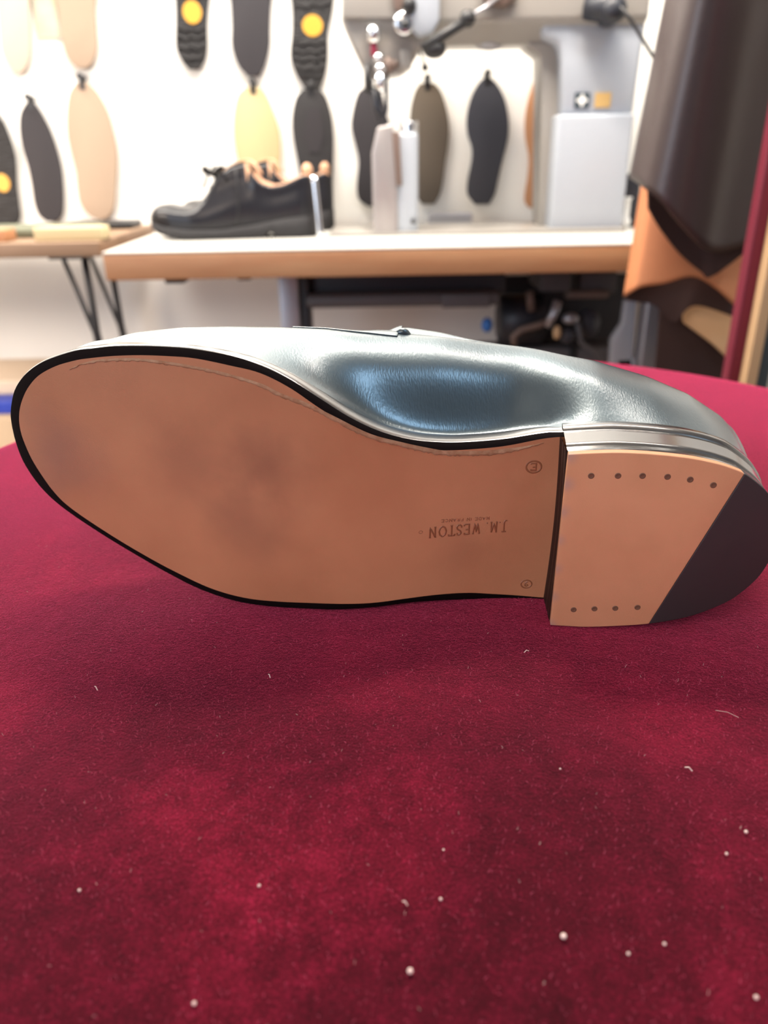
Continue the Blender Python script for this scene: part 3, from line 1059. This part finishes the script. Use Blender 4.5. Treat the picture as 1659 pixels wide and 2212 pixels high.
def derby(label, dx, dy, group=None):
    t = thing('lace_up_shoe', label, 'shoe', group=group)
    c0 = at(310, 512, YS)

    def Z(y):
        return at(500, y, YS).z-at(500, 512, YS).z+BZ+0.003

    def X(x):
        return at(x, 460, YS).x

    topz = [(306, 470), (310, 458), (318, 446), (330, 438), (350, 435), (375, 441), (400, 443), (420, 436), (440, 415), (455, 393), (470, 372), (495, 352), (520, 345), (536, 346),
            (545, 368), (560, 388), (585, 398), (612, 394), (640, 381), (655, 374), (664, 373), (672, 380)]
    solet = [(306, 472), (345, 484), (400, 491), (470, 492), (550, 481), (610, 471), (680, 464)]
    soleb = [(306, 486), (330, 498), (360, 507), (400, 512), (560, 512), (575, 499), (580, 499), (592, 512), (680, 512)]
    wid = [(306, .001), (309, .016), (316, .028), (330, .038), (360, .047), (410, .050), (480, .044), (540, .036), (600, .033), (645, .031), (665, .024), (675, .012), (679, .002)]
    YC = 1.37

    def G(x, yy, z):
        return Vector((x+dx, yy+dy, z))
    # upper
    xs = [306+(678-306)*(0.4*k/59+0.6*(1-math.cos(math.pi*k/59))/2) for k in range(60)]
    vs = []
    NJ_ = 33
    for x in xs:
        zt, zb = Z(lerp_list(topz, x)), Z(lerp_list(solet, x))
        ww = lerp_list(wid, x)*0.92
        o_ = ss(x, 530, 545)
        hh = max(0.002, zt-zb)
        nar = 0.50*ss(x, 400, 500)*(1-o_)+0.12*o_
        C = [(-ww, 0), (-ww*1.03, .35), (-ww*(0.98-nar*.6), .7), (-ww*(.62-.2*nar+.22*o_), .95+.04*o_), (0, 1.0), (ww*(.62-.2*nar+.22*o_), .95+.04*o_), (ww*(0.98-nar*.6), .7), (ww*1.03, .35), (ww, 0)]
        for q in crom([Vector((a, c, 0)) for a, c in C], NJ_):
            vs.append(G(X(x), YC+q.x, zb+q.y*hh))
    ja, jb = int(3/8*(NJ_-1)), int(5/8*(NJ_-1))
    mesh_obj('upper', vs, grid_faces(60, NJ_, lambda i, j: xs[i] < 534 or not (ja <= j < jb)), m_blks, t,
             mods=[('SOLIDIFY', dict(thickness=0.002, offset=0)), ('SUBSURF', dict(levels=1, render_levels=1))])
    # lining inside
    vs = []
    for k in range(30):
        x = 532+(672-532)*k/29
        zt = Z(lerp_list(topz, x))+0.001
        zb = Z(lerp_list(solet, x))+0.01
        ww = lerp_list(wid, x)*0.72
        for j in range(13):
            a = math.pi*j/12
            vs.append(G(X(x), YC-ww*math.cos(a), zt-(zt-zb)*math.sin(a)))
    mesh_obj('lining', vs, grid_faces(30, 13), m_lining, t, mods=[('SOLIDIFY', dict(thickness=0.0015, offset=0))])
    b = MB()
    hx, hz = X(662), Z(366)
    b.ball(G(hx, YC, hz), 0.009, 0.016, 0.012)
    b.build('heel_pad', m_lining, t, True)
    vs = [G(X(x), YC+q*0.018, Z(y)) for x, y in ((470, 374), (495, 350), (520, 341), (538, 338), (552, 352), (562, 374)) for q in (-1, 0, 1)]
    mesh_obj('tongue', vs, grid_faces(6, 3), m_lining, t, mods=[('SOLIDIFY', dict(thickness=0.003, offset=0)), ('SUBSURF', dict(levels=2, render_levels=2))])
    # sole
    vs = []
    xs2 = [306+(680-306)*(0.5*k/59+0.5*(1-math.cos(math.pi*k/59))/2) for k in range(60)]
    for x in xs2:
        zt, zb = Z(lerp_list(solet, x))+0.001, Z(lerp_list(soleb, x))
        ww = lerp_list(wid, x)*1.05+0.001
        for q, zz in ((0, zb), (-.9, zb), (-1, zb+.002), (-1.02, zt-.001), (-.97, zt), (0, zt), (.97, zt), (1.02, zt-.001), (1, zb+.002), (.9, zb), (0, zb)):
            vs.append(G(X(x), YC+ww*q, zz))
    mesh_obj('sole', vs, grid_faces(60, 11), m_blkr, t)
    # facing seam, laces and bow
    b = MB()
    for k, (x, y) in enumerate(((448, 402), (458, 388), (469, 373), (481, 362))):
        z = Z(y)
        b.tube([G(X(x)+0.006, YC-0.028, z-0.014), G(X(x), YC-0.014, z-0.001), G(X(x), YC, z+0.004), G(X(x), YC+0.014, z-0.001)], 0.0024, 8)
    for sg, rx in ((-1, 0.016), (1, 0.018), (-1, 0.010)):
        pts = []
        for k in range(15):
            a = 2*math.pi*k/14
            pts.append(G(X(462)+rx*math.sin(a)*0.8-0.004, YC-0.012+sg*0.015*(1-math.cos(a))*.7, Z(378)+0.006+rx*0.7*math.sin(a)*math.cos(a/2)))
        b.tube(pts, 0.0028, 8)
    b.tube([G(X(465), YC-0.01, Z(378)), G(X(452), YC-0.03, Z(368)), G(X(446), YC-0.036, Z(384)), G(X(440), YC-0.04, Z(400))], 0.0022, 8)
    b.tube([G(X(465), YC-0.01, Z(378)), G(X(455), YC-0.02, Z(362)), G(X(462), YC-0.01, Z(352))], 0.0022, 8)
    b.build('laces', m_lace, t, True)
    b = MB()
    b.tube([G(X(512), YC-0.0335, Z(352)), G(X(514), YC-0.0375, Z(400)), G(X(512), YC-0.041, Z(450)), G(X(505), YC-0.045, Z(480))], 0.0012, 6)
    b.build('side_seam', m_blk, t, True)
    return t


derby('black lace-up shoe with tan lining standing at front left of the bench', 0, 0, 'pair of black lace-up shoes on the bench')
derby('black lace-up shoe mostly hidden behind its front mate on the bench', 0.022, 0.112, 'pair of black lace-up shoes on the bench')
a, c = at(678, 385, 1.33), at(692, 502, 1.33)
vs = []
for k in range(12):
    z = BZ+0.003+(a.z-BZ)*k/11
    x = a.x+(c.x-a.x)*(1-k/11)
    for j in range(7):
        vs.append((x+(j-3)*0.0016, 1.33-0.002*math.cos((j-3)*.5)+0.004*(k/11), z))
tag(mesh_obj('shoehorn', vs, grid_faces(12, 7), m_chrome, mods=[('SOLIDIFY', dict(thickness=0.001))]), 'narrow shiny metal strip standing upright behind the lace-up shoe heel', 'shoehorn')

# ------------------------------------------------------------------ sewing machine
mc = thing('sewing_machine', 'large pale grey post-bed sewing machine standing on the white bench', 'sewing machine')
YM = 1.40


def px(x, y, Y=YM):
    q = at(x, y, Y)
    return (q.x, q.z)


def plate(pts, y0, y1, name, m_, par=mc, bevel=0.004, Y=None):
    Y = y0 if Y is None else Y
    P = [px(x, y, Y) for x, y in pts]
    return MB().prism([(a, y0, c) for a, c in P], (0, y1-y0, 0)).build(name, m_, par, bevel=bevel)


def bot(pts, y0):
    return pts


cz = BZ+0.003
x0, x1 = px(1188, 480, 1.36)[0], px(1346, 480, 1.36)[0]
ztop = px(1250, 246, 1.36)[1]
MB().box(x0, x1, 1.36, 1.49, cz, ztop).build('column_cover', m_mach2, mc, bevel=0.006)
plate([(1212, 250), (1212, 130), (1206, 95), (1170, 80), (1170, 40), (1398, 40), (1385, 130), (1368, 250)], 1.375, 1.48, 'column', m_mach2, bevel=0.008)
plate([(1165, 497), (1170, 200), (1168, 120), (1140, 100), (1140, 90), (1215, 90), (1212, 497)], 1.40, 1.47, 'column_flank', m_mach, bevel=0.004)
# arm with a bevelled underside
za, zb_ = px(1000, 46, 1.37)[1], px(1000, 97, 1.40)[1]
xa, xb = px(925, 40, 1.37)[0], px(1400, 40, 1.37)[0]
zt = za+0.10
MB().prism([(xa, 1.365, za), (xa, 1.365, zt), (xa, 1.48, zt), (xa, 1.48, zb_), (xa, 1.405, zb_)], (xb-xa, 0, 0)).build('arm', m_mach, mc, bevel=0.006)
plate([(738, -70), (738, 45), (762, 100), (786, 150), (800, 162), (862, 160), (890, 140), (905, 108), (928, 96), (928, -70)], 1.372, 1.46, 'head', m_mach, bevel=0.006)
plate([(742, -70), (740, 40), (868, 40), (862, -70)], 1.362, 1.376, 'face_plate', m_mach, bevel=0.003)
plate([(882, -70), (878, 30), (888, 62), (905, 80), (935, 72), (950, 45), (952, -70)], 1.345, 1.372, 'tension_cover', m_mach2, bevel=0.005)
b = MB()
c = at(873, 50, 1.35)
b.tube([c+Vector((0, 0.02, 0)), c+Vector((0, -0.004, 0)), c+Vector((0, -0.006, 0))], [0.016, 0.016, 0.011], 20)
b.build('tension_disc', m_chrome, mc, True)
c = at(876, 52, 1.34)
MB().tube([c, c+Vector((0, 0.01, 0))], 0.006, 12).build('tension_nut', m_blk, mc, True)
c = at(885, 12, 1.345)
MB().ball(c, 0.010, 0.012, 0.012).build('thread_guide', m_blk, mc, True)
plate([(848, -40), (852, 20), (862, 25), (872, 10), (872, -40)], 1.352, 1.362, 'take_up_slot', m_hose, bevel=0.001)
# black lever across the arm
b = MB()
b.tube([at(912, 106, 1.32), at(1010, 42, 1.32)], 0.0075, 12)
b.ball(at(1010, 40, 1.32), 0.012)
b.build('knee_lever', m_blk, mc, True)
MB().ball(at(938, 106, 1.325), 0.018, 0.012, 0.013).build('lever_pivot', m_blk, mc, True)
MB().tube([at(1012, 38, 1.325), at(1045, 18, 1.33), at(1085, -12, 1.34)], 0.0028, 8).build('lever_rod', m_steel, mc, True)
plate([(1040, -40), (1050, 8), (1090, 14), (1120, -6), (1120, -40)], 1.345, 1.366, 'arm_bracket', m_hose, bevel=0.004)
MB().ball(at(1057, 97, 1.42), 0.022, 0.02, 0.008).build('arm_screw', m_steel, mc, True)
# needle and presser
MB().tube([at(806, 55, 1.36), at(808, 92, 1.36)], 0.010, 14).build('needle_bar_bush', m_chrome, mc, True)
MB().tube([at(807, 90, 1.36), at(808, 122, 1.36)], 0.0048, 12).build('presser_lever', m_red, mc, True)
b = MB()
b.ball(at(818, 126, 1.36), 0.0085)
b.ball(at(822, 148, 1.36), 0.0095, None, 0.008)
b.tube([at(822, 158, 1.36), at(822, 185, 1.36), at(826, 200, 1.36)], [0.009, 0.0085, 0.004], 12)
b.build('clamp_screws', m_chrome, mc, True)
MB().tube([at(793, 140, 1.37), at(795, 200, 1.37)], 0.0055, 10).build('presser_bar', m_blk, mc, True)
b = MB()
b.tube([at(836, 150, 1.37), at(835, 235, 1.37), at(828, 268, 1.37)], [0.003, 0.003, 0.002], 8)
b.tube([at(806, 190, 1.37), at(815, 235, 1.37), at(836, 266, 1.37)], [0.004, 0.007, 0.004], 8)
b.tube([at(820, 195, 1.37), at(818, 262, 1.37)], 0.0035, 8)
b.build('presser_foot', m_motor, mc, True)
b = MB()
b.ball(at(838, 142, 1.365), 0.009, None, 0.012)
b.ball(at(852, 138, 1.365), 0.006)
b.build('foot_bracket', m_hose, mc, True)
c = at(918, 146, 1.38)
b = MB()
b.ball(c, 0.0055)
b.tube([c+Vector((0, 0, 0.004)), c+Vector((-0.012, 0, 0.03))], 0.002, 8)
b.build('thread_hook', m_blk, mc, True)
c = at(878, 130, 1.37)
MB().box(c.x-0.010, c.x+0.008, 1.365, 1.40, c.z-0.012, c.z+0.014).build('lower_guard', m_mach, mc, bevel=0.004)
# post
P = [px(x, y, 1.36) for x, y in ((806, 500), (803, 330), (815, 275), (848, 268), (856, 330), (860, 500))]
b = MB().prism([(a, 1.34, max(cz, c)) for a, c in P], (0, 0.07, 0))
b.build('post', m_post, mc, bevel=0.004)
xa, xb = px(850, 400, 1.36)[0], px(903, 400, 1.36)[0]
zt = px(880, 285, 1.36)[1]
MB().box(xa, xb, 1.345, 1.40, cz, zt-0.0).build('post_side', m_mach2, mc, bevel=0.008)
c = at(884, 290, 1.36)
MB().tube([(c.x, 1.37, px(884, 335, 1.36)[1]), (c.x, 1.37, px(884, 262, 1.36)[1])], 0.015, 20).build('hook_cap', m_chrome, mc, True, bevel=0.002)
P = [px(x, y, 1.36) for x, y in ((846, 285), (862, 285), (868, 400), (856, 400))]
MB().prism([(a, 1.338, c) for a, c in P], (0, 0.02, 0)).build('post_slot', m_hose, mc, bevel=0.001)
c = at(893, 478, 1.34)
MB().tube([c, c+Vector((0, 0.012, 0))], 0.004, 10).build('post_screw', m_blk, mc, True)
xa, xb = px(712, 495, 1.36)[0], px(1000, 495, 1.36)[0]
MB().box(xa, x1, 1.34, 1.50, BZ+0.0028, BZ+0.009).build('bed_plate', m_mach, mc, bevel=0.002)
# badges
a, c = px(1243, 200, 1.372), px(1272, 233, 1.372)
MB().box(a[0], c[0], 1.3725, 1.3755, c[1], a[1]).build('cross_badge', m_navy, mc)
mx, mz, hx = (a[0]+c[0])/2, (a[1]+c[1])/2, (c[0]-a[0])/2
b = MB()
for k in range(4):
    an = k*math.pi/2
    dx_, dz_ = math.cos(an), math.sin(an)
    b.prism([(mx, 1.372, mz), (mx+dx_*hx*.35-dz_*hx*.32, 1.372, mz+dz_*hx*.35+dx_*hx*.32), (mx+dx_*hx*.85, 1.372, mz+dz_*hx*.85),
             (mx+dx_*hx*.35+dz_*hx*.32, 1.372, mz+dz_*hx*.35-dx_*hx*.32)], (0, 0.002, 0))
b.build('white_cross', m_white, mc)
a, c = px(1287, 200, 1.372), px(1318, 232, 1.372)
MB().box(a[0], c[0], 1.3725, 1.3755, c[1], a[1]).build('gold_badge', m_gold, mc)
c = at(1328, 12, 1.33)
b = MB()
b.tube([c+Vector((-0.035, 0.035, 0.004)), c+Vector((0.0, 0.02, 0.0)), c+Vector((0.012, 0.02, 0))], [0.017, 0.022, 0.015], 18)
b.tube([c+Vector((0, 0.04, -0.005)), c+Vector((0, -0.004, -0.005)), c+Vector((0, -0.012, -0.005))], [0.018, 0.018, 0.009], 18)
b.build('tension_knob', m_motor, mc, True)
MB().tube([at(1340, 14, 1.31), at(1362, 42, 1.31), at(1385, 80, 1.31), at(1412, 124, 1.32), at(1440, 150, 1.36)], 0.0026, 8).build('cable', m_blk, mc, True)
# small dark items beside the column
a = at(1361, 480, 1.42)
b = MB().box(a.x-0.018, a.x+0.012, 1.42, 1.46, cz, cz+0.085)
tag(b.build('spool_box', m_motor, bevel=0.004), 'small black box on the bench between machine column and hanging hide', 'box')
a = at(1352, 440, 1.40)
b = MB().tube([(a.x, 1.395, cz), (a.x, 1.395, cz+0.015), (a.x, 1.395, cz+0.018), (a.x, 1.395, cz+0.045), (a.x, 1.395, cz+0.05)], [0.009, 0.009, 0.006, 0.006, 0.009], 14)
tag(b.build('thread_spool', m_white, smooth=True), 'small white thread spool next to the base of the machine column', 'spool')
a, c = at(925, 462, 1.55), at(1018, 467, 1.55)
tag(MB().box(a.x, c.x, 1.53, 1.56, BZ+0.003, a.z+0.001).build('flat_tool', m_steel, bevel=0.002), 'thin dark flat bar lying at the back of the bench below the olive sole', 'tool')

# ------------------------------------------------------------------ under the bench
def bx(xa_, xb_, ya_, yb_, Y0, Y1, name, m_, par=None, bevel=0.003):
    a = at(xa_, ya_, Y0)
    c = at(xb_, yb_, Y0)
    return MB().box(min(a.x, c.x), max(a.x, c.x), Y0, Y1, min(a.z, c.z), min(max(a.z, c.z), BZ-0.037)).build(name, m_, par, bevel=bevel)


dr = thing('under_bench_drawer', 'long black drawer with a dark grey rail fixed under the bench top', 'drawer')
bx(668, 1090, 590, 636, 1.33, 1.52, 'drawer_box', m_motor, dr)
a, c = at(668, 650, 1.31), at(960, 650, 1.31)
MB().box(a.x-0.004, c.x+0.09, 1.29, 1.34, a.z-0.010, a.z+0.012).build('rail', m_iron, dr, bevel=0.008)
bx(955, 1060, 636, 664, 1.285, 1.33, 'switch_housing', m_iron, dr)
mo = thing('clutch_motor', 'dark sewing machine motor with hoses and linkage under the bench', 'motor')
c = at(1115, 690, 1.42)
MB().tube([c+Vector((-0.035, 0, 0)), c+Vector((-0.03, 0, 0)), c+Vector((0.045, 0, 0)), c+Vector((0.05, 0, 0))], [0.03, 0.045, 0.045, 0.03], 26).build('motor_body', m_motor, mo, True)
a = at(1160, 600, 1.40)
bx(1170, 1232, 590, 630, 1.38, 1.50, 'mounting_plate', m_iron, mo)
bx(1255, 1330, 590, 636, 1.42, 1.5, 'belt_cover', m_iron, mo)
bx(1225, 1315, 630, 645, 1.40, 1.43, 'cross_bar', m_hose, mo)
MB().tube([at(1112, 745, 1.35), at(1108, 728, 1.35), at(1125, 712, 1.35), at(1165, 702, 1.35), at(1190, 690, 1.35)], 0.006, 10).build('hose', m_hose, mo, True)
MB().tube([at(1205, 650, 1.35), at(1195, 680, 1.35), at(1180, 705, 1.35)], 0.008, 10).build('link_rod', m_steel, mo, True)
MB().tube([at(1144, 630, 1.37), at(1148, 672, 1.37)], 0.007, 10).build('link_rod', m_hose, mo, True)
MB().tube([at(1246, 690, 1.36), at(1255, 740, 1.36), at(1290, 765, 1.36), at(1300, 800, 1.36)], 0.005, 10).build('hose', m_iron, mo, True)
MB().ball(at(1052, 702, 1.36), 0.010, 0.01, 0.013).build('blue_cap', mat('bright_blue_plastic', (0.03, 0.16, 0.5), 0.3), mo, True)
MB().ball(at(1232, 688, 1.36), 0.015, 0.012, 0.010).build('valve', m_steel, mo, True)
MB().ball(at(1203, 718, 1.34), 0.007, 0.008, 0.012).build('brass_fitting', m_pine, mo, True)
MB().ball(at(1225, 725, 1.36), 0.014, 0.012, 0.014).build('reservoir', m_blue, mo, True)
MB().ball(at(1268, 700, 1.40), 0.024, 0.02, 0.028).build('pulley', m_bluep if False else m_blue, mo, True)
a = at(1060, 745, 1.42)
MB().box(a.x-0.02, at(1330, 745, 1.42).x, 1.40, 1.47, a.z-0.05, a.z-0.003).build('base_frame', m_iron, mo, bevel=0.004)
for xx in (1100, 1290):
    q = at(xx, 760, 1.44)
    MB().tube([(q.x, 1.44, 0), (q.x, 1.44, q.z)], 0.012, 10).build('stand_leg', m_iron, mo, True)
q = at(1240, 745, 1.40)
MB().tube([(q.x, 1.40, 0.0), (q.x, 1.40, q.z)], 0.007, 10).build('treadle_rod', m_blk, mo, True)
bx(1090, 1338, 596, 790, 1.52, 1.53, 'dark_backing', m_motor, mo)  # added dark sheet in place of the shade behind the motor
lg = thing('machine_stand', 'grey steel stand with a slanted and an upright leg under the hanging hides', 'stand')
P = [px(x, y, 1.28) for x, y in ((1352, 650), (1376, 650), (1366, 800), (1318, 800), (1322, 735), (1345, 700))]
MB().prism([(a, 1.28, c) for a, c in P], (0, 0.02, 0)).build('slanted_leg', m_mach2, lg, bevel=0.003)
q0, q1 = px(1388, 740, 1.25), px(1442, 740, 1.25)
MB().box(q0[0], q1[0]-0.006, 1.25, 1.29, 0.0, BZ-0.037).build('leg', m_steel, lg, bevel=0.003)
q0 = px(1330, 800, 1.28)
MB().box(q0[0], q0[0]+0.035, 1.28, 1.30, 0, q0[1]+0.02).build('leg', m_mach2, lg, bevel=0.003)

# ------------------------------------------------------------------ side table with hairpin legs
TX1 = -0.432
TZ = at(100, 524, 1.25).z
stb = thing('side_table', 'brown wooden side table on black hairpin legs left of the bench', 'table')
MB().box(-1.15, TX1, 1.25, 1.57, TZ-0.022, TZ).build('table_top', m_wood2, stb, bevel=0.002)


def hairpin(a_, b_, foot, Y):
    A, B_, F_ = at(*a_, Y), at(*b_, Y), at(*foot, Y)
    d1, d2 = (F_-A), (F_-B_)
    A.z = B_.z = TZ-0.022
    k = 1.0
    F2 = Vector((F_.x+0.02, Y, 0.006))
    mid = Vector((F_.x, Y, F_.z))
    b = MB()
    b.tube([A, A.lerp(mid, .9), mid.lerp(F2, .1), F2], 0.0042, 8)
    b.tube([B_, B_.lerp(mid, .9), mid.lerp(F2, .1)+Vector((0.004, 0, 0)), F2+Vector((0.006, 0, 0))], 0.0058, 8)
    b.box(min(A.x, B_.x)-.01, max(A.x, B_.x)+.01, Y-0.03, Y+0.03, TZ-0.0255, TZ-0.022)
    return b.build('leg', m_blk, stb, True)


hairpin((133, 548), (181, 548), (212, 735), 1.28)
hairpin((185, 545), (236, 560), (266, 722), 1.52)
for Y in (1.28, 1.52):
    b = MB()
    b.tube([(-1.1, Y, TZ-0.022), (-1.07, Y, 0.006)], 0.0042, 8)
    b.tube([(-1.02, Y, TZ-0.022), (-1.065, Y, 0.006)], 0.0042, 8)
    b.build('leg', m_blk, stb, True)


def lay(xa_, xb_, Y0, Y1, hgt, name, m_, label, cat, z=None):
    z = TZ if z is None else z
    a, c = at(xa_, 515, (Y0+Y1)/2), at(xb_, 515, (Y0+Y1)/2)
    return tag(MB().box(a.x, c.x, Y0, Y1, z, z+hgt).build(name, m_, bevel=0.003), label, cat)


lay(85, 232, 1.27, 1.31, 0.020, 'cream_block', mat('cream_rubber', (0.58, 0.48, 0.28), 0.7), 'long cream rubber block lying on the side table front edge', 'block')
lay(-60, 26, 1.27, 1.31, 0.018, 'leather_offcut', m_orange, 'orange leather offcut on the side table at the left picture edge', 'leather piece')
lay(-60, 205, 1.33, 1.45, 0.014, 'cutting_mat', m_grn, 'olive green mat lying on the side table behind the cream block', 'mat')
lay(150, 300, 1.47, 1.54, 0.012, 'black_strip', m_blk, 'thin black strip at the back of the side table', 'strip')
# stack in the lower left corner
q = at(0, 835, 1.45)
zz = at(0, 892, 1.35).z
tag(MB().box(-0.98, -0.615, 1.32, 1.56, 0, zz).build('storage_box', m_card, bevel=0.004), 'large cardboard box on the floor under the side table, left edge', 'box')
z2 = at(0, 864, 1.35).z
tag(MB().box(-0.96, -0.62, 1.34, 1.54, zz, z2).build('blue_folder', m_bluep, bevel=0.003), 'blue plastic folder lying on the big cardboard box', 'folder')
z3 = at(0, 822, 1.38).z
tag(MB().box(-0.95, -0.59, 1.38, 1.55, z2, z3).build('shoe_box', mat('pale_box_card', (0.62, 0.50, 0.38), 0.8), bevel=0.004), 'pale beige box on top of the blue folder', 'box')


# ------------------------------------------------------------------ hanging hides on the right
def sheet(name, T, B_, Yf, m_, label, th=0.003, n=40, m=36, cat='leather hide'):
    Tp = crom([Vector((*q, 0)) for q in T], n)
    Bp = crom([Vector((*q, 0)) for q in B_], n)
    vs = []
    for i in range(n):
        for j in range(m):
            q = Tp[i].lerp(Bp[i], j/(m-1))
            vs.append(at(q.x, q.y, Yf(i/(n-1), j/(m-1))))
    return tag(mesh_obj(name, vs, grid_faces(n, m), m_, mods=[('SOLIDIFY', dict(thickness=th, offset=0))]), label, cat)


def Ya(a, c):
    return 0.99+0.07*max(0, 1-a/0.45)**2.4+0.05*ss(a, 0.35, 1.1)


sheet('leather_hide', [(1482, -220), (1520, -220), (1560, -220), (1610, -220), (1660, -220), (1710, -220), (1770, -220)],
      [(1361, 384), (1392, 406), (1432, 442), (1476, 492), (1520, 536), (1560, 545), (1640, 522)], Ya, m_hide,
      'large dark brown leather hide hanging at the right, in front of the orange one')
sheet('leather_hide', [(1398, 300), (1420, 300), (1450, 330), (1500, 400), (1560, 450), (1640, 450)],
      [(1400, 450), (1430, 500), (1470, 550), (1515, 588), (1540, 596), (1632, 528)], lambda a, c: 1.055+0.01*math.sin(a*4), m_hide2,
      'dark brown flesh side of a hide folded behind the large brown hide')
sheet('leather_hide', [(1402, 300), (1450, 300), (1500, 300), (1560, 300), (1610, 300), (1670, 300)],
      [(1348, 640), (1385, 620), (1435, 612), (1495, 597), (1545, 622), (1596, 668)], lambda a, c: 1.10-0.02*math.sin(a*math.pi)+0.02*(1-ss(a, 0, .15)), m_ohide,
      'orange tan leather hide hanging below the dark brown hides')
sheet('leather_hide', [(1360, 560), (1400, 540), (1450, 520), (1500, 520), (1560, 560), (1625, 620)],
      [(1352, 648), (1375, 652), (1415, 660), (1455, 700), (1500, 660), (1602, 690)], lambda a, c: 1.125+0.008*math.sin(a*6), m_hide2,
      'curled dark hide edge visible just under the orange tan hide')
sheet('leather_hide', [(1470, 600), (1520, 600), (1560, 600), (1620, 620)],
      [(1476, 697), (1510, 722), (1540, 745), (1578, 782)], lambda a, c: 1.145, m_phide,
      'pale tan leather piece peeking out beneath the curled dark hide')
sheet('leather_hide', [(1432, 560), (1480, 560), (1540, 580), (1640, 600)],
      [(1410, 860), (1470, 860), (1530, 860), (1600, 860)], lambda a, c: 1.158, m_hide2,
      'dark leather hanging lowest at the right, reaching down behind the velvet table')
q0, q1 = at(1628, 500, 0.93), at(1686, 500, 0.93)
tag(MB().box(q0.x, q1.x, 0.93, 0.95, 0, 2.3).build('maroon_board', m_maroon, bevel=0.003), 'tall narrow maroon board standing upright at the right edge', 'board')
q0, q1 = at(1627, 740, 0.91), at(1652, 740, 0.91)
tag(MB().box(q0.x, q1.x, 0.91, 0.93, 0, 2.3).build('wooden_post', m_pine, bevel=0.002), 'slim light wooden post standing in front of the maroon board', 'post')
q0, q1 = at(1656, 740, 0.93), at(1700, 740, 0.93)
tag(MB().box(q0.x, q1.x, 0.955, 0.99, 0, 1.1).build('dark_panel', m_navy, bevel=0.002), 'dark bluish panel at the far right edge behind the wooden post', 'panel')
hr = MB().tube([(0.36, 1.06, 1.42), (0.95, 1.06, 1.42)], 0.015, 14)
hr.tube([(0.93, 1.06, 0), (0.93, 1.06, 1.45)], 0.018, 14)
tag(hr.build('hide_rack', m_pine, smooth=True), 'wooden rack that carries the hanging hides', 'rack')

# ------------------------------------------------------------------ lint and fuzz on the velvet
b = MB()
bw = MB()


def fuzz(bb, x, y, L_, rad, lean):
    z = VZ+vz(x, y)
    a = random.uniform(-0.6, 0.6)
    q0 = Vector((x, y, z-0.0002))
    d1 = Vector((math.sin(a)*lean, random.uniform(-0.4, 0.6)*lean, 1)).normalized()
    d2 = (d1+Vector((random.uniform(-.8, .8), random.uniform(-.6, .6), -0.4))).normalized()
    q1 = q0+d1*L_*0.5
    q2 = q1+d2*L_*0.5
    n0 = len(bb.v)
    bb.tube([q0, q1, q2], [rad, rad, rad*0.5], 3, caps=False)


for k in range(22000):
    while True:
        a = random.uniform(0, 2*math.pi)
        q = math.sqrt(random.random())
        x, y = EC.x+ERX*0.95*q*math.cos(a), EC.y+ERY*0.95*q*math.sin(a)
        if 0.07 < y < 0.47 and abs(x) < 0.12+0.62*y:
            break
    fuzz(b, x, y, random.uniform(0.0006, 0.0017), random.uniform(0.00003, 0.000055), 0.8)
tag(b.build('velvet_fuzz', m_fuzz, None), 'fine raised pink fibres scattered all over the crimson velvet', 'fuzz', kind='stuff')
for k in range(330):
    x, y = random.uniform(-0.2, 0.26), random.uniform(0.09, 0.34)
    fuzz(bw, x, y, random.uniform(0.0006, 0.0015), random.uniform(0.00003, 0.00006), 1.2)


def velvet_at(x, y):
    d = FW + RT*((x-W/2)/FPX) - UP*((y-H/2)/FPX)
    return CAM + d*(-HC/d.z)


for (x, y, rr) in ((1217, 2026, .00075), (886, 2101, .0007), (1611, 1799, .0005), (420, 2170, .0005), (952, 1944, .0004), (1435, 2041, .0004), (1633, 2157, .0005),
                   (958, 1837, .0003), (1357, 2062, .0004), (560, 1915, .0004), (172, 1925, .0004), (1210, 1662, .0003), (1569, 1846, .0004)):
    q = velvet_at(x, y)
    bw.ball(q+Vector((0, 0, rr*0.8)), rr, rr, rr*0.9, 8, 5)
for (x, y, x2, y2) in ((1479, 1660, 1495, 1668), (1545, 1537, 1595, 1552), (870, 1950, 880, 1958), (580, 1459, 584, 1466), (205, 1485, 211, 1493), (1132, 1412, 1142, 1408)):
    q, q2 = velvet_at(x, y), velvet_at(x2, y2)
    bw.tube([q+Vector((0, 0, 0.0005)), q.lerp(q2, .5)+Vector((0, 0, 0.0012)), q2+Vector((0, 0, 0.0004))], 0.00016 if x != 1545 else 0.00005, 6)
tag(bw.build('lint', m_lint, None), 'tiny pale lint specks and threads lying on the crimson velvet', 'lint', kind='stuff')

# small pieces that sit on a part become its children
def under(child, par, root):
    k = [o for o in root.children if o.name.split('.')[0] == child]
    q = [o for o in root.children if o.name.split('.')[0] == par]
    for o in k:
        o.parent = q[0]


under('strap_roll', 'penny_strap', shoe)
under('white_cross', 'cross_badge', mc)
under('tension_nut', 'tension_disc', mc)
under('lever_pivot', 'knee_lever', mc)
under('post_screw', 'post_side', mc)
